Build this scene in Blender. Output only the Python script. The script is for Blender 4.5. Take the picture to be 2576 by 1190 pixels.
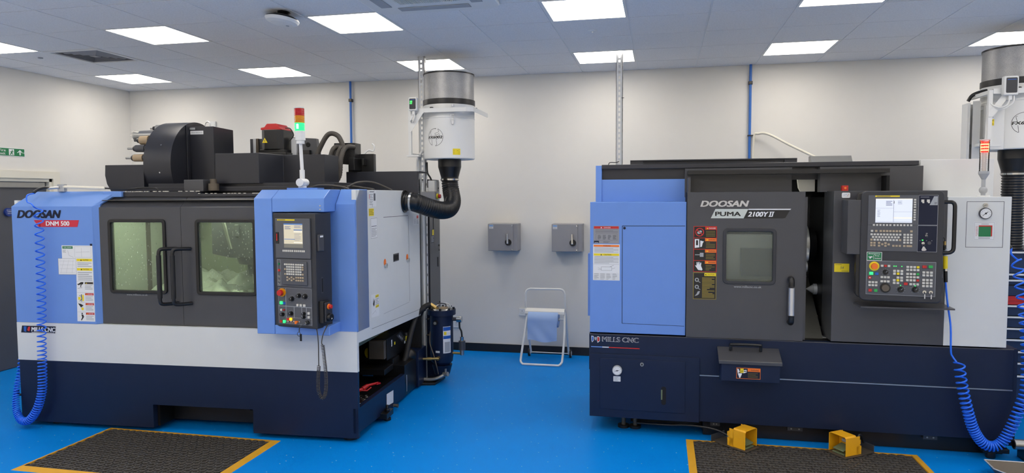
import bpy, bmesh, math, random
from mathutils import Matrix, Vector
random.seed(7)
for o in list(bpy.data.objects): bpy.data.objects.remove(o)
SC = bpy.context.scene
COL = SC.collection
PI = math.pi
# ---------------------------------------------------------------- camera
cam_data = bpy.data.cameras.new('camera'); cam = bpy.data.objects.new('camera', cam_data); COL.objects.link(cam)
cam_data.sensor_width = 36.0; cam_data.lens = 1734.139*36/2576; cam_data.clip_start = .05; cam_data.clip_end = 100
YAW, PITCH, ROLL = 0.21356016, -0.06009395, -0.00467615
def cam_axes():
    fwd = Vector((-math.sin(YAW)*math.cos(PITCH), math.cos(YAW)*math.cos(PITCH), math.sin(PITCH)))
    right = Vector((math.cos(YAW), math.sin(YAW), 0)); up = right.cross(fwd)
    cr, sr = math.cos(ROLL), math.sin(ROLL)
    return cr*right+sr*up, -sr*right+cr*up, fwd
_r, _u, _f = cam_axes()
cam.matrix_world = Matrix(((_r.x,_u.x,-_f.x,6.708),(_r.y,_u.y,-_f.y,-7.731),(_r.z,_u.z,-_f.z,1.824),(0,0,0,1)))
SC.camera = cam
# ---------------------------------------------------------------- world, exposure
w = bpy.data.worlds.new('room_air'); SC.world = w; w.use_nodes = True
w.node_tree.nodes['Background'].inputs[0].default_value = (.6,.7,.9,1); w.node_tree.nodes['Background'].inputs[1].default_value = .15
SC.view_settings.view_transform = 'Standard'; SC.view_settings.look = 'None'
SC.view_settings.exposure = 0.46; SC.view_settings.gamma = 1.0; SC.view_settings.use_curve_mapping = False
LIGHT_STRENGTH = 8.5          # diffusers of the ceiling lights
# ---------------------------------------------------------------- materials
def lin(c): 
    c = c/255.0
    return c/12.92 if c <= .04045 else ((c+.055)/1.055)**2.4
DEF = {  # name: (r,g,b srgb), roughness, metallic, noise amount
 'wall':((226,224,219),.9,0,.01),'bouncefloor':((236,234,230),.6,0,.01), 'ceil':((208,210,212),.95,0,.05), 'white':((225,226,225),.5,0,.01),
 'cream':((226,222,208),.45,0,.01), 'doorgrey':((82,83,88),.45,0,.04), 'blackskirt':((20,21,26),.5,0,.1),
 'blue':((102,144,216),.38,0,.02), 'offwhite':((214,217,217),.42,0,.015), 'navy':((21,33,60),.40,0,.06),
 'dark':((68,69,74),.34,0,.04), 'darktop':((40,42,50),.34,0,.06), 'black':((18,18,20),.35,0,.05), 'rubber':((26,26,28),.6,0,.1),
 'blackmat':((12,12,14),.8,0,.0), 'steel':((170,170,168),.32,.9,.05), 'galv':((200,203,206),.45,.3,.08), 'chrome':((210,210,208),.15,1,.0),
 'brown':((98,90,80),.4,.4,.1), 'pedyellow':((240,176,22),.45,0,.02), 'matyellow':((212,158,36),.6,0,.06), 'hoseblue':((34,112,244),.3,0,.0),
 'pipeblue':((44,106,190),.4,0,.0), 'screengrey':((78,80,86),.5,0,.0), 'panelgrey':((84,86,92),.5,0,.0), 'panelblk':((44,46,52),.45,0,.03),
 'key':((205,203,195),.5,0,.0), 'keytan':((178,160,134),.5,0,.0), 'red':((196,36,34),.4,0,.0), 'yellow':((238,214,30),.5,0,.0),
 'orange':((244,120,30),.5,0,.0), 'green':((22,120,72),.45,0,.0), 'paper':((226,228,230),.6,0,.0), 'ink':((90,92,98),.7,0,.0), 'lightink':((165,168,172),.7,0,.0),
 'txtwhite':((230,232,235),.5,0,.0), 'txtnavy':((20,26,48),.5,0,.0), 'txtgold':((150,132,50),.5,0,.0), 'badgered':((204,40,62),.45,0,.0),
 'interior':((150,158,136),.5,0,.06),'interiorL':((176,180,176),.5,0,.04), 'interior2':((92,92,88),.35,.5,.12), 'cable':((70,66,62),.6,0,.05), 'paperroll':((158,186,232),.85,0,.02), 'switchgrey':((148,148,152),.5,0,.03),
 'metalgrey':((160,160,156),.4,.6,.05), 'olive':((110,124,92),.5,0,.05), 'mesh':((150,151,152),.45,.6,.1), 'tan':((170,150,122),.5,.2,.1),
 'toolred':((186,28,34),.4,0,.0), 'toolblue':((34,52,84),.4,0,.0), 'ceilbar':((226,228,230),.6,0,.0), 'gap':((120,122,126),.9,0,0),'litwhite':((238,240,242),.3,0,0),
 'chips':((88,84,76),.4,.5,.5), 'brass':((188,160,100),.3,.8,.05), 'amber':((214,140,20),.25,0,0), 'redlens':((190,40,32),.25,0,0),'clear':((214,204,200),.2,0,0),
 'silver':((196,198,202),.25,.8,0),'btngreen':((40,170,80),.4,0,0),'btnblue':((30,90,180),.4,0,0),'btnred':((190,40,36),.4,0,0),
}
EMIT = {  # colour, strength
 'diffuser':((255,247,236),LIGHT_STRENGTH), 'screenL':((205,196,172),.62), 'screenR':((214,220,236),.66), 'glowgreen':((40,255,110),1.6),
 'glowcore':((190,255,220),3.0),'glowred':((255,40,26),1.8), 'glowamber':((255,176,20),1.5), 'ledgreen':((60,255,90),1.6), 'scrblue':((70,120,190),.5), 'scrdark':((120,118,110),.5), 'scrlight':((236,232,222),.64),'millfill':((240,250,220),40), 'lathefill':((240,245,235),9),
 'glowwarm':((255,190,120),2.2),'scrtxt':((110,118,150),.55)}
_m = {}
def M(k):
    if k in _m: return _m[k]
    m = bpy.data.materials.new(k if isinstance(k,str) else 'ink_%d_%d_%d' % k); m.use_nodes = True
    nt = m.node_tree; b = nt.nodes['Principled BSDF']
    if k in EMIT:
        c, s = EMIT[k]; c = [lin(x) for x in c]
        b.inputs['Base Color'].default_value = (c[0]*.4,c[1]*.4,c[2]*.4,1)
        b.inputs['Emission Color'].default_value = (*c,1); b.inputs['Emission Strength'].default_value = s; b.inputs['Roughness'].default_value = .4
    elif k in SPECIAL: SPECIAL[k](m, nt, b)
    else:
        rgb, ro, me, nz = DEF[k] if k in DEF else (k,.5,0,0)
        c = [lin(x) for x in rgb]
        b.inputs['Roughness'].default_value = ro; b.inputs['Metallic'].default_value = me
        if k in ('navy','txtnavy','toolblue'): b.inputs['Specular IOR Level'].default_value = .30
        tc = nt.nodes.new('ShaderNodeTexCoord'); n = nt.nodes.new('ShaderNodeTexNoise'); n.inputs['Scale'].default_value = 9 if nz < .3 else 60
        n.inputs['Detail'].default_value = 4
        nt.links.new(tc.outputs['Object'], n.inputs['Vector'])
        r = nt.nodes.new('ShaderNodeMapRange'); r.inputs[3].default_value = 1-nz*1.6; r.inputs[4].default_value = 1+nz*1.6
        nt.links.new(n.outputs['Fac'], r.inputs[0])
        mx = nt.nodes.new('ShaderNodeVectorMath'); mx.operation = 'SCALE'; mx.inputs[0].default_value = c
        nt.links.new(r.outputs[0], mx.inputs['Scale']); nt.links.new(mx.outputs[0], b.inputs['Base Color'])
    _m[k] = m
    return m
def sp_floor(m, nt, b):
    tc = nt.nodes.new('ShaderNodeTexCoord')
    n = nt.nodes.new('ShaderNodeTexNoise'); n.inputs['Scale'].default_value = 2.2; n.inputs['Detail'].default_value = 8
    f = nt.nodes.new('ShaderNodeTexNoise'); f.inputs['Scale'].default_value = 140; f.inputs['Detail'].default_value = 2
    v = nt.nodes.new('ShaderNodeTexVoronoi'); v.inputs['Scale'].default_value = 5.5; v.voronoi_dimensions = '2D'
    for q in (n,f,v): nt.links.new(tc.outputs['Object'], q.inputs['Vector'])
    r = nt.nodes.new('ShaderNodeValToRGB'); r.color_ramp.elements[0].color = (0,lin(104),lin(190),1); r.color_ramp.elements[1].color = (lin(1),lin(132),lin(222),1)
    r.color_ramp.elements[0].position = .3; r.color_ramp.elements[1].position = .7
    a = nt.nodes.new('ShaderNodeMath'); a.operation = 'MULTIPLY_ADD'; a.inputs[1].default_value = .5; a.inputs[2].default_value = .25
    ad = nt.nodes.new('ShaderNodeMath'); ad.operation = 'ADD'; s2 = nt.nodes.new('ShaderNodeMath'); s2.operation = 'MULTIPLY'; s2.inputs[1].default_value = .5
    nt.links.new(f.outputs['Fac'], a.inputs[0]); nt.links.new(n.outputs['Fac'], s2.inputs[0]); nt.links.new(a.outputs[0], ad.inputs[0]); nt.links.new(s2.outputs[0], ad.inputs[1])
    nt.links.new(ad.outputs[0], r.inputs[0])
    # small white scuffs
    lt = nt.nodes.new('ShaderNodeMath'); lt.operation = 'LESS_THAN'; lt.inputs[1].default_value = .022; nt.links.new(v.outputs['Distance'], lt.inputs[0])
    mx = nt.nodes.new('ShaderNodeMix'); mx.data_type = 'RGBA'; mx.inputs[7].default_value = (.35,.5,.65,1)
    nt.links.new(lt.outputs[0], mx.inputs[0]); nt.links.new(r.outputs[0], mx.inputs[6]); nt.links.new(mx.outputs[2], b.inputs['Base Color'])
    b.inputs['Roughness'].default_value = .42; b.inputs['Specular IOR Level'].default_value = .12
    bp = nt.nodes.new('ShaderNodeBump'); bp.inputs['Strength'].default_value = .12; bp.inputs['Distance'].default_value = .01
    nt.links.new(f.outputs['Fac'], bp.inputs['Height']); nt.links.new(bp.outputs[0], b.inputs['Normal'])
def sp_glass(tint, mist, scale, thr):
    def fn(m, nt, b):
        out = nt.nodes['Material Output']; nt.nodes.remove(b)
        tr = nt.nodes.new('ShaderNodeBsdfTransparent'); tr.inputs[0].default_value = (*tint,1)
        gl = nt.nodes.new('ShaderNodeBsdfGlossy'); gl.inputs['Roughness'].default_value = .06; gl.inputs['Color'].default_value = (.9,.9,.9,1)
        df = nt.nodes.new('ShaderNodeBsdfDiffuse'); df.inputs[0].default_value = (.62,.7,.6,1)
        tc = nt.nodes.new('ShaderNodeTexCoord'); mp = nt.nodes.new('ShaderNodeMapping'); mp.inputs['Scale'].default_value = (1,1,.45)
        v = nt.nodes.new('ShaderNodeTexNoise'); v.inputs['Scale'].default_value = scale; v.inputs['Detail'].default_value = 3
        nt.links.new(tc.outputs['Object'], mp.inputs[0]); nt.links.new(mp.outputs[0], v.inputs['Vector'])
        r = nt.nodes.new('ShaderNodeMapRange'); r.inputs[1].default_value = thr; r.inputs[2].default_value = thr+.1; r.inputs[3].default_value = mist; r.inputs[4].default_value = mist+.35
        nt.links.new(v.outputs['Fac'], r.inputs[0])
        if thr < .8:   # fine droplets
            vo = nt.nodes.new('ShaderNodeTexVoronoi'); vo.inputs['Scale'].default_value = 75; nt.links.new(mp.outputs[0], vo.inputs['Vector'])
            lt = nt.nodes.new('ShaderNodeMath'); lt.operation = 'LESS_THAN'; lt.inputs[1].default_value = .20; nt.links.new(vo.outputs['Distance'], lt.inputs[0])
            sx = nt.nodes.new('ShaderNodeSeparateColor'); nt.links.new(vo.outputs['Color'], sx.inputs[0])
            gt = nt.nodes.new('ShaderNodeMath'); gt.operation = 'GREATER_THAN'; gt.inputs[1].default_value = .72; nt.links.new(sx.outputs[0], gt.inputs[0])
            mu = nt.nodes.new('ShaderNodeMath'); mu.operation = 'MULTIPLY'; nt.links.new(lt.outputs[0], mu.inputs[0]); nt.links.new(gt.outputs[0], mu.inputs[1])
            ad = nt.nodes.new('ShaderNodeMath'); ad.operation = 'MULTIPLY_ADD'; ad.inputs[1].default_value = .45; nt.links.new(mu.outputs[0], ad.inputs[0]); nt.links.new(r.outputs[0], ad.inputs[2]); r = ad
        m1 = nt.nodes.new('ShaderNodeMixShader'); nt.links.new(r.outputs[0], m1.inputs[0]); nt.links.new(tr.outputs[0], m1.inputs[1]); nt.links.new(df.outputs[0], m1.inputs[2])
        fr = nt.nodes.new('ShaderNodeFresnel'); fr.inputs[0].default_value = 1.35
        m2 = nt.nodes.new('ShaderNodeMixShader'); nt.links.new(fr.outputs[0], m2.inputs[0]); nt.links.new(m1.outputs[0], m2.inputs[1]); nt.links.new(gl.outputs[0], m2.inputs[2])
        nt.links.new(m2.outputs[0], out.inputs[0])
    return fn
def sp_ceil(m, nt, b):
    tc = nt.nodes.new('ShaderNodeTexCoord'); n = nt.nodes.new('ShaderNodeTexNoise'); n.inputs['Scale'].default_value = 90; n.inputs['Detail'].default_value = 3
    nt.links.new(tc.outputs['Object'], n.inputs['Vector'])
    r = nt.nodes.new('ShaderNodeValToRGB'); a, c = lin(226), lin(235)
    r.color_ramp.elements[0].color = (a,a,a*1.01,1); r.color_ramp.elements[1].color = (c,c,c*1.01,1); r.color_ramp.elements[0].position = .35; r.color_ramp.elements[1].position = .6
    nt.links.new(n.outputs['Fac'], r.inputs[0]); nt.links.new(r.outputs[0], b.inputs['Base Color']); b.inputs['Roughness'].default_value = .95
def sp_mat(m, nt, b):
    tc = nt.nodes.new('ShaderNodeTexCoord'); n = nt.nodes.new('ShaderNodeTexNoise'); n.inputs['Scale'].default_value = 60
    nt.links.new(tc.outputs['Object'], n.inputs['Vector'])
    r = nt.nodes.new('ShaderNodeValToRGB'); r.color_ramp.elements[0].color = (.035,.032,.030,1); r.color_ramp.elements[1].color = (.085,.078,.070,1)
    nt.links.new(n.outputs['Fac'], r.inputs[0]); nt.links.new(r.outputs[0], b.inputs['Base Color']); b.inputs['Roughness'].default_value = .55
def sp_meshcyl(m, nt, b):   # perforated sheet: dark dots on galvanised grey
    tc = nt.nodes.new('ShaderNodeTexCoord'); mp = nt.nodes.new('ShaderNodeMapping'); mp.inputs['Scale'].default_value = (1,1,1)
    w1 = nt.nodes.new('ShaderNodeTexWave'); w1.bands_direction = 'Z'; w1.inputs['Scale'].default_value = 26
    n = nt.nodes.new('ShaderNodeTexNoise'); n.inputs['Scale'].default_value = 12; n.inputs['Detail'].default_value = 5
    v = nt.nodes.new('ShaderNodeTexVoronoi'); v.inputs['Scale'].default_value = 420
    for q in (w1,n,v): nt.links.new(tc.outputs['Object'], q.inputs['Vector'])
    r = nt.nodes.new('ShaderNodeMapRange'); r.inputs[1].default_value = .2; r.inputs[2].default_value = .6; r.inputs[3].default_value = .24; r.inputs[4].default_value = .46
    nt.links.new(v.outputs['Distance'], r.inputs[0])
    mu = nt.nodes.new('ShaderNodeMath'); mu.operation = 'MULTIPLY'
    r2 = nt.nodes.new('ShaderNodeMapRange'); r2.inputs[3].default_value = .75; r2.inputs[4].default_value = 1.2; nt.links.new(n.outputs['Fac'], r2.inputs[0])
    nt.links.new(r.outputs[0], mu.inputs[0]); nt.links.new(r2.outputs[0], mu.inputs[1])
    nt.links.new(mu.outputs[0], b.inputs['Base Color']); b.inputs['Roughness'].default_value = .45; b.inputs['Metallic'].default_value = .5
SPECIAL = {'floor':sp_floor, 'glassL':sp_glass((.84,.90,.80),.06,85,.66), 'glassR':sp_glass((.86,.88,.88),.10,6,.9), 'clearglass':sp_glass((.95,.96,.96),.02,6,.9),
           'ceilTile':sp_ceil, 'matRubber':sp_mat, 'meshcyl':sp_meshcyl}
# ---------------------------------------------------------------- mesh builder
_txt = {}
def text_geo(s, bold=0):
    key = (s,bold)
    if key in _txt: return _txt[key]
    cu = bpy.data.curves.new('t','FONT'); cu.body = s; cu.size = 1; cu.fill_mode = 'FRONT'; cu.offset = bold; cu.resolution_u = 3
    o = bpy.data.objects.new('t', cu); COL.objects.link(o)
    me = bpy.data.meshes.new_from_object(o)
    vs = [tuple(v.co) for v in me.vertices]; fs = [tuple(p.vertices) for p in me.polygons]
    bpy.data.objects.remove(o); bpy.data.curves.remove(cu); bpy.data.meshes.remove(me)
    x0 = min(v[0] for v in vs); x1 = max(v[0] for v in vs); y0 = min(v[1] for v in vs); y1 = max(v[1] for v in vs)
    vs = [((v[0]-x0)/(x1-x0),(v[1]-y0)/(y1-y0)) for v in vs]
    _txt[key] = (vs, fs, (x1-x0)/(y1-y0)); return _txt[key]
def frame_mat(O, U, V):
    U = Vector(U).normalized(); V = Vector(V).normalized(); N = U.cross(V)
    return Matrix(((U.x,V.x,N.x,O[0]),(U.y,V.y,N.y,O[1]),(U.z,V.z,N.z,O[2]),(0,0,0,1)))
def FRONT(y): return frame_mat((0,y,0),(1,0,0),(0,0,1))          # u = x, v = z, out = -y
def SIDE(x): return frame_mat((x,0,0),(0,1,0),(0,0,1))           # u = y, v = z, out = +x
def rrect(x0,x1,z0,z1,r,n=5):
    P = []
    for cx,cz,a in ((x1-r,z0+r,-90),(x1-r,z1-r,0),(x0+r,z1-r,90),(x0+r,z0+r,180)):
        for i in range(n+1):
            t = math.radians(a+90*i/n); P.append((cx+r*math.cos(t), cz+r*math.sin(t)))
    return P
class MB:
    def __init__(s, m='dark', xf=None): s.v=[]; s.f=[]; s.mi=[]; s.sm=[]; s.mats=[]; s.m=m; s.xf=xf
    def add(s, vs, fs, m=None, smooth=False):
        m = m or s.m
        if m not in s.mats: s.mats.append(m)
        k = s.mats.index(m); b = len(s.v)
        if s.xf: vs = [tuple(s.xf(p)) for p in vs] if callable(s.xf) else [tuple(s.xf @ Vector(p)) for p in vs]
        s.v += [tuple(p) for p in vs]
        for f in fs: s.f.append(tuple(i+b for i in f)); s.mi.append(k); s.sm.append(smooth)
        return s
    def box(s,x0,x1,y0,y1,z0,z1,m=None):
        return s.add([(x0,y0,z0),(x1,y0,z0),(x1,y1,z0),(x0,y1,z0),(x0,y0,z1),(x1,y0,z1),(x1,y1,z1),(x0,y1,z1)],
          [(0,3,2,1),(4,5,6,7),(0,1,5,4),(1,2,6,5),(2,3,7,6),(3,0,4,7)],m)
    def prism(s,pts,a0,a1,ax,m=None,smooth=False):
        def P(p,a): return {'x':(a,p[0],p[1]),'y':(p[0],a,p[1]),'z':(p[0],p[1],a)}[ax]
        n=len(pts); vs=[P(p,a0) for p in pts]+[P(p,a1) for p in pts]
        s.add(vs,[tuple(range(n)),tuple(range(2*n-1,n-1,-1))],m)
        return s.add(vs,[(i,(i+1)%n,n+(i+1)%n,n+i) for i in range(n)],m,smooth)
    def ring(s,outer,inner,a0,a1,ax,m=None):
        def P(p,a): return {'x':(a,p[0],p[1]),'y':(p[0],a,p[1]),'z':(p[0],p[1],a)}[ax]
        n=len(outer); vs=[P(p,a) for a in (a0,a1) for q in (outer,inner) for p in q]; F=[]
        for i in range(n):
            j=(i+1)%n
            F+=[(i,j,n+j,n+i),(2*n+i,3*n+i,3*n+j,2*n+j),(i,2*n+i,2*n+j,j),(n+i,n+j,3*n+j,3*n+i)]
        return s.add(vs,F,m)
    def cyl(s,p0,p1,r0,r1=None,n=20,m=None,caps=True):
        r1 = r0 if r1 is None else r1
        p0=Vector(p0); p1=Vector(p1); d=(p1-p0).normalized(); a=d.orthogonal().normalized(); b=d.cross(a)
        c=[(math.cos(2*PI*i/n),math.sin(2*PI*i/n)) for i in range(n)]
        A=[p0+a*(x*r0)+b*(y*r0) for x,y in c]; B=[p1+a*(x*r1)+b*(y*r1) for x,y in c]
        s.add(A+B,[(i,(i+1)%n,n+(i+1)%n,n+i) for i in range(n)],m,True)
        if caps: s.add(A+B,[tuple(range(n-1,-1,-1)),tuple(range(n,2*n))],m)
        return s
    def lathe(s,prof,c=(0,0,0),d=(0,0,1),n=32,m=None,a0=0,a1=2*PI):
        c=Vector(c); d=Vector(d).normalized(); a=d.orthogonal().normalized()
        if abs(d.z)>.99: a=Vector((1,0,0))
        b=d.cross(a); full=abs(a1-a0-2*PI)<1e-6; k=n if full else n+1
        for (r0,h0),(r1,h1) in zip(prof[:-1],prof[1:]):
            vs=[]
            for r,h in ((r0,h0),(r1,h1)):
                for i in range(k):
                    t=a0+(a1-a0)*i/n; vs.append(c+d*h+a*(r*math.cos(t))+b*(r*math.sin(t)))
            s.add(vs,[(i,(i+1)%k,k+(i+1)%k,k+i) for i in range(n)],m,True)
        return s
    def sphere(s,c,r,n=14,m=None,sc=(1,1,1)):
        vs=[];F=[];h=n//2
        for j in range(h+1):
            for i in range(n):
                t=PI*j/h; p=2*PI*i/n; vs.append((c[0]+sc[0]*r*math.sin(t)*math.cos(p),c[1]+sc[1]*r*math.sin(t)*math.sin(p),c[2]+sc[2]*r*math.cos(t)))
        for j in range(h):
            for i in range(n): F.append((j*n+i,j*n+(i+1)%n,(j+1)*n+(i+1)%n,(j+1)*n+i))
        return s.add(vs,F,m,True)
    def tube(s,P,r,n=10,m=None,caps=True,rf=None):
        P=[Vector(p) for p in P]; vs=[]; a=None
        for i,p in enumerate(P):
            d=(P[min(i+1,len(P)-1)]-P[max(i-1,0)]).normalized()
            a=d.orthogonal().normalized() if a is None else (a-d*a.dot(d)).normalized()
            b=d.cross(a); rr=rf(i) if rf else r
            vs+=[p+a*(rr*math.cos(2*PI*k/n))+b*(rr*math.sin(2*PI*k/n)) for k in range(n)]
        s.add(vs,[(i*n+k,i*n+(k+1)%n,(i+1)*n+(k+1)%n,(i+1)*n+k) for i in range(len(P)-1) for k in range(n)],m,True)
        if caps: s.add(vs,[tuple(range(n-1,-1,-1)),tuple(range((len(P)-1)*n,len(P)*n))],m)
        return s
    # flat decoration in a frame: call with xf = FRONT()/SIDE()
    def rect(s,u0,u1,v0,v1,m,h=.001): return s.add([(u0,v0,h),(u1,v0,h),(u1,v1,h),(u0,v1,h)],[(0,1,2,3)],m)
    def poly(s,pts,m,h=.001): return s.add([(p[0],p[1],h) for p in pts],[tuple(range(len(pts)))],m)
    def disc(s,u,v,r,m,h=.001,n=20): return s.poly([(u+r*math.cos(2*PI*i/n),v+r*math.sin(2*PI*i/n)) for i in range(n)],m,h)
    def line(s,u0,v0,u1,v1,t,m,h=.001):
        L=math.hypot(u1-u0,v1-v0) or 1; a,b=-(v1-v0)/L*t/2,(u1-u0)/L*t/2
        return s.poly([(u0+a,v0+b),(u0-a,v0-b),(u1-a,v1-b),(u1+a,v1+b)],m,h)
    def outline(s,u0,u1,v0,v1,t,m,h=.001):
        s.rect(u0,u1,v0,v0+t,m,h); s.rect(u0,u1,v1-t,v1,m,h); s.rect(u0,u0+t,v0,v1,m,h); return s.rect(u1-t,u1,v0,v1,m,h)
    def text(s,t,u,v,hh,m,w=None,h=.002,shear=0,bold=0,thick=0):
        vs,fs,asp=text_geo(t); w=w or hh*asp; sh=((0,0),) if bold<=0 else ((-1,-.5),(1,-.5),(-1,.5),(1,.5),(0,0))
        for i,(a,b) in enumerate(sh): s.add([(u+p[0]*w+shear*p[1]*hh+a*bold*hh*1.3, v+p[1]*hh+b*bold*hh, h+i*1e-5) for p in vs],fs,m)
        return s
    def lines(s,u0,u1,v0,v1,n,m,h=.0016,t=None,seed=1):
        rd=random.Random(seed); dv=(v1-v0)/n; t=t or dv*.45
        for i in range(n):
            v=v1-dv*(i+.5); s.rect(u0,u0+(u1-u0)*(1 if rd.random()<.6 else rd.uniform(.4,.9)),v-t/2,v+t/2,m,h)
        return s
    def tri(s,u,v,sz,m,h=.0018): return s.poly([(u-sz/2,v-sz*.43),(u+sz/2,v-sz*.43),(u,v+sz*.43)],m,h)
    def build(s,name,parent=None,bevel=0,label=None,cat=None,group=None,kind=None,loc=None,seg=2,recalc=True):
        me=bpy.data.meshes.new(name)
        off=Vector(loc) if loc else Vector((0,0,0))
        me.from_pydata([tuple(Vector(p)-off) for p in s.v],[],s.f)
        me.polygons.foreach_set('material_index',s.mi); me.polygons.foreach_set('use_smooth',s.sm)
        for k in s.mats: me.materials.append(M(k))
        if recalc:
            bm=bmesh.new(); bm.from_mesh(me)
            if bevel: bmesh.ops.remove_doubles(bm,verts=bm.verts,dist=1e-6)
            bmesh.ops.recalc_face_normals(bm,faces=bm.faces); bm.to_mesh(me); bm.free()
        me.update()
        o=bpy.data.objects.new(name,me); COL.objects.link(o)
        if loc: o.location=off
        if parent: o.parent=parent
        if bevel:
            b=o.modifiers.new('edge','BEVEL'); b.width=bevel; b.segments=seg; b.limit_method='ANGLE'; b.angle_limit=math.radians(50); b.harden_normals=False
        if label: o['label']=label
        if cat: o['category']=cat
        if group: o['group']=group
        if kind: o['kind']=kind
        return o
def empty(name,loc,rz=0,label=None,cat=None,group=None):
    o=bpy.data.objects.new(name,None); COL.objects.link(o); o.location=loc; o.rotation_euler=(0,0,math.radians(rz)); o.empty_display_size=.1
    if label: o['label']=label
    if cat: o['category']=cat
    if group: o['group']=group
    return o
def sub(ob, name, parent, loc=None):    # another copy of a part, sharing its mesh
    c=ob.copy(); COL.objects.link(c); c.parent=parent; c.name=name
    if loc is not None: c.location=loc
    return c
def spline(P,n=8):
    P=[Vector(p) for p in P]; out=[]
    for i in range(len(P)-1):
        a=P[max(i-1,0)];b=P[i];c=P[i+1];d=P[min(i+2,len(P)-1)]
        for k in range(n):
            t=k/n; out.append(.5*((2*b)+(c-a)*t+(2*a-5*b+4*c-d)*t*t+(3*b-a-3*c+d)*t**3))
    out.append(P[-1]); return out
def coil(path, R, r, dens, k=14, n=6, rf=None):   # helix about a path; dens(t) turns per metre at path fraction t
    P=spline(path,16); L=[0]
    for a,b in zip(P[:-1],P[1:]): L.append(L[-1]+(b-a).length)
    tot=L[-1]; out=[]; ph=0; s=0; i=0; a=None
    while s<tot:
        while i<len(P)-2 and L[i+1]<s: i+=1
        t=(s-L[i])/max(L[i+1]-L[i],1e-9); p=P[i].lerp(P[i+1],t); d=(P[i+1]-P[i]).normalized()
        a=d.orthogonal().normalized() if a is None else (a-d*a.dot(d)).normalized()
        b=d.cross(a); rr=R*(rf(s/tot) if rf else 1)
        out.append(p+a*(rr*math.cos(ph))+b*(rr*math.sin(ph)))
        ph+=2*PI/k; s+=1/(dens(s/tot)*k)
    return out
# ================================================================= ROOM
RX, RY0, H = 13.0, -11.0, 3.18
MB('floor').box(-.2,RX+.2,-5.6,.2,-.1,0).box(-.2,RX+.2,RY0-.2,-5.6,-.1,0,'bouncefloor').build('floor',kind='structure')  # pale half behind the camera is added to whiten the bounced light
MB('wall').box(-.2,RX+.2,0,.2,0,H+.3).build('wall_back',kind='structure')
# left wall with a door opening y -3.0 .. -1.22
DY0,DY1,DZ=-3.14,-1.22,2.03
MB('wall').box(-.2,0,RY0,DY0,0,H+.3).box(-.2,0,DY1,.0,0,H+.3).box(-.2,0,DY0,DY1,DZ,H+.3).build('wall_left',kind='structure')
MB('wall').box(RX,RX+.2,RY0,.0,0,H+.3).build('wall_right',kind='structure')
MB('wall').box(-.2,RX+.2,RY0-.2,RY0,0,H+.3).build('wall_front',kind='structure')
# ceiling: tiles dropped a little below their grid
tiles=MB('ceilTile'); bars=MB('ceilbar')
tiles.box(-.2,RX+.2,RY0-.2,.2,H+.02,H+.12)
GX,GY=2.25,-2.882
LIGHTS=[(c,r) for c in (-3,0,3,6,9,12,15) for r in (-12,-9,-6,-3,0,3)]
skip=set(LIGHTS)|{(-2,1)}
for i in range(-4,18):
    for j in range(-14,5):
        if (i,j) in skip: continue
        x0=max(GX+i*.6+.0085,0.001); x1=min(GX+(i+1)*.6-.0085,RX-.001); y0=max(GY+j*.6+.0045,RY0+.001); y1=min(GY+(j+1)*.6-.0045,-.001)
        if x1-x0<.02 or y1-y0<.02: continue
        tiles.box(x0,x1,y0,y1,H,H+.018)
tiles.build('ceiling',kind='structure')
for i in range(-3,19):
    x=GX+i*.6
    if 0<x<RX: bars.box(x-.012,x+.012,RY0,0,H+.004,H+.03)
for j in range(-13,6):
    y=GY+j*.6
    if y<0: bars.box(0,RX,y-.012,y+.012,H+.0045,H+.0305,'gap')
bars.build('trim_1',kind='structure')
MB('blackskirt').box(0.012,RX,-.012,0,0,.093).build('baseboard_back',kind='structure')
MB('doorgrey').box(0,.012,DY1+.10,0,0,.093).box(0,.012,RY0,DY0-.1,0,.093).build('baseboard_left',kind='structure')
MB('blackskirt').box(RX-.012,RX,RY0,0,0,.093).build('baseboard_right',kind='structure')
# ceiling lights
first=None
PLACE={(-3,0):'leftmost square ceiling light, cut off by the left edge of the photo',(0,0):'large square ceiling light nearer the camera, above the blue left cabinet of the milling machine',
 (3,0):'large square ceiling light beside the round white access point',(6,0):'brightest square ceiling light at the top, in front of the galvanised strut by the lathe',
 (9,0):'square ceiling light cut by the top edge above the lathe door',(-3,3):'small looking square ceiling light nearest the back left corner, right of the grille',
 (0,3):'square ceiling light near the back wall above the mill spindle motor',(3,3):'square ceiling light behind the top of the left mist extractor post',
 (6,3):'square ceiling light near the back wall behind the galvanised strut',(9,3):'square ceiling light near the back wall above the blue wall pipe',
 (12,3):'square ceiling light at the right edge above the right mist extractor'}
for (c,r) in LIGHTS:
    x,y=GX+(c+.5)*.6,GY+(r+.5)*.6
    lab=PLACE.get((c,r),'square ceiling light of the same grid, outside the frame of the photo')
    if first is None:
        t=empty('ceiling_light',(x,y,H))
        MB('white').ring([(-.296,-.296),(.296,-.296),(.296,.296),(-.296,.296)],[(-.277,-.277),(.277,-.277),(.277,.277),(-.277,.277)],-.002,.03,'z').build('frame',t)
        MB('diffuser').box(-.277,.277,-.277,.277,.001,.012).build('diffuser',t)
        first=t
    else:
        t=first.copy(); COL.objects.link(t); t.location=(x,y,H)
        for ch in list(first.children): q=ch.copy(); COL.objects.link(q); q.parent=t
    t['label']=lab; t['category']='light'; t['group']='square ceiling lights'
# left wall door
d=MB('cream')
d.box(0,.02,DY1,DY1+.09,0,DZ+.08).box(0,.02,DY0,DY1,DZ,DZ+.08).box(0,.02,DY0-.09,DY0,0,DZ+.08)
d.box(-.12,0,DY1-.035,DY1,0,DZ).box(-.12,0,DY0,DY0+.035,0,DZ).box(-.12,0,DY0,DY1,DZ-.035,DZ)
d.build('trim_2',kind='structure')
dr=empty('door_1',(-.02,DY1,0)); dr['kind']='structure'
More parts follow.
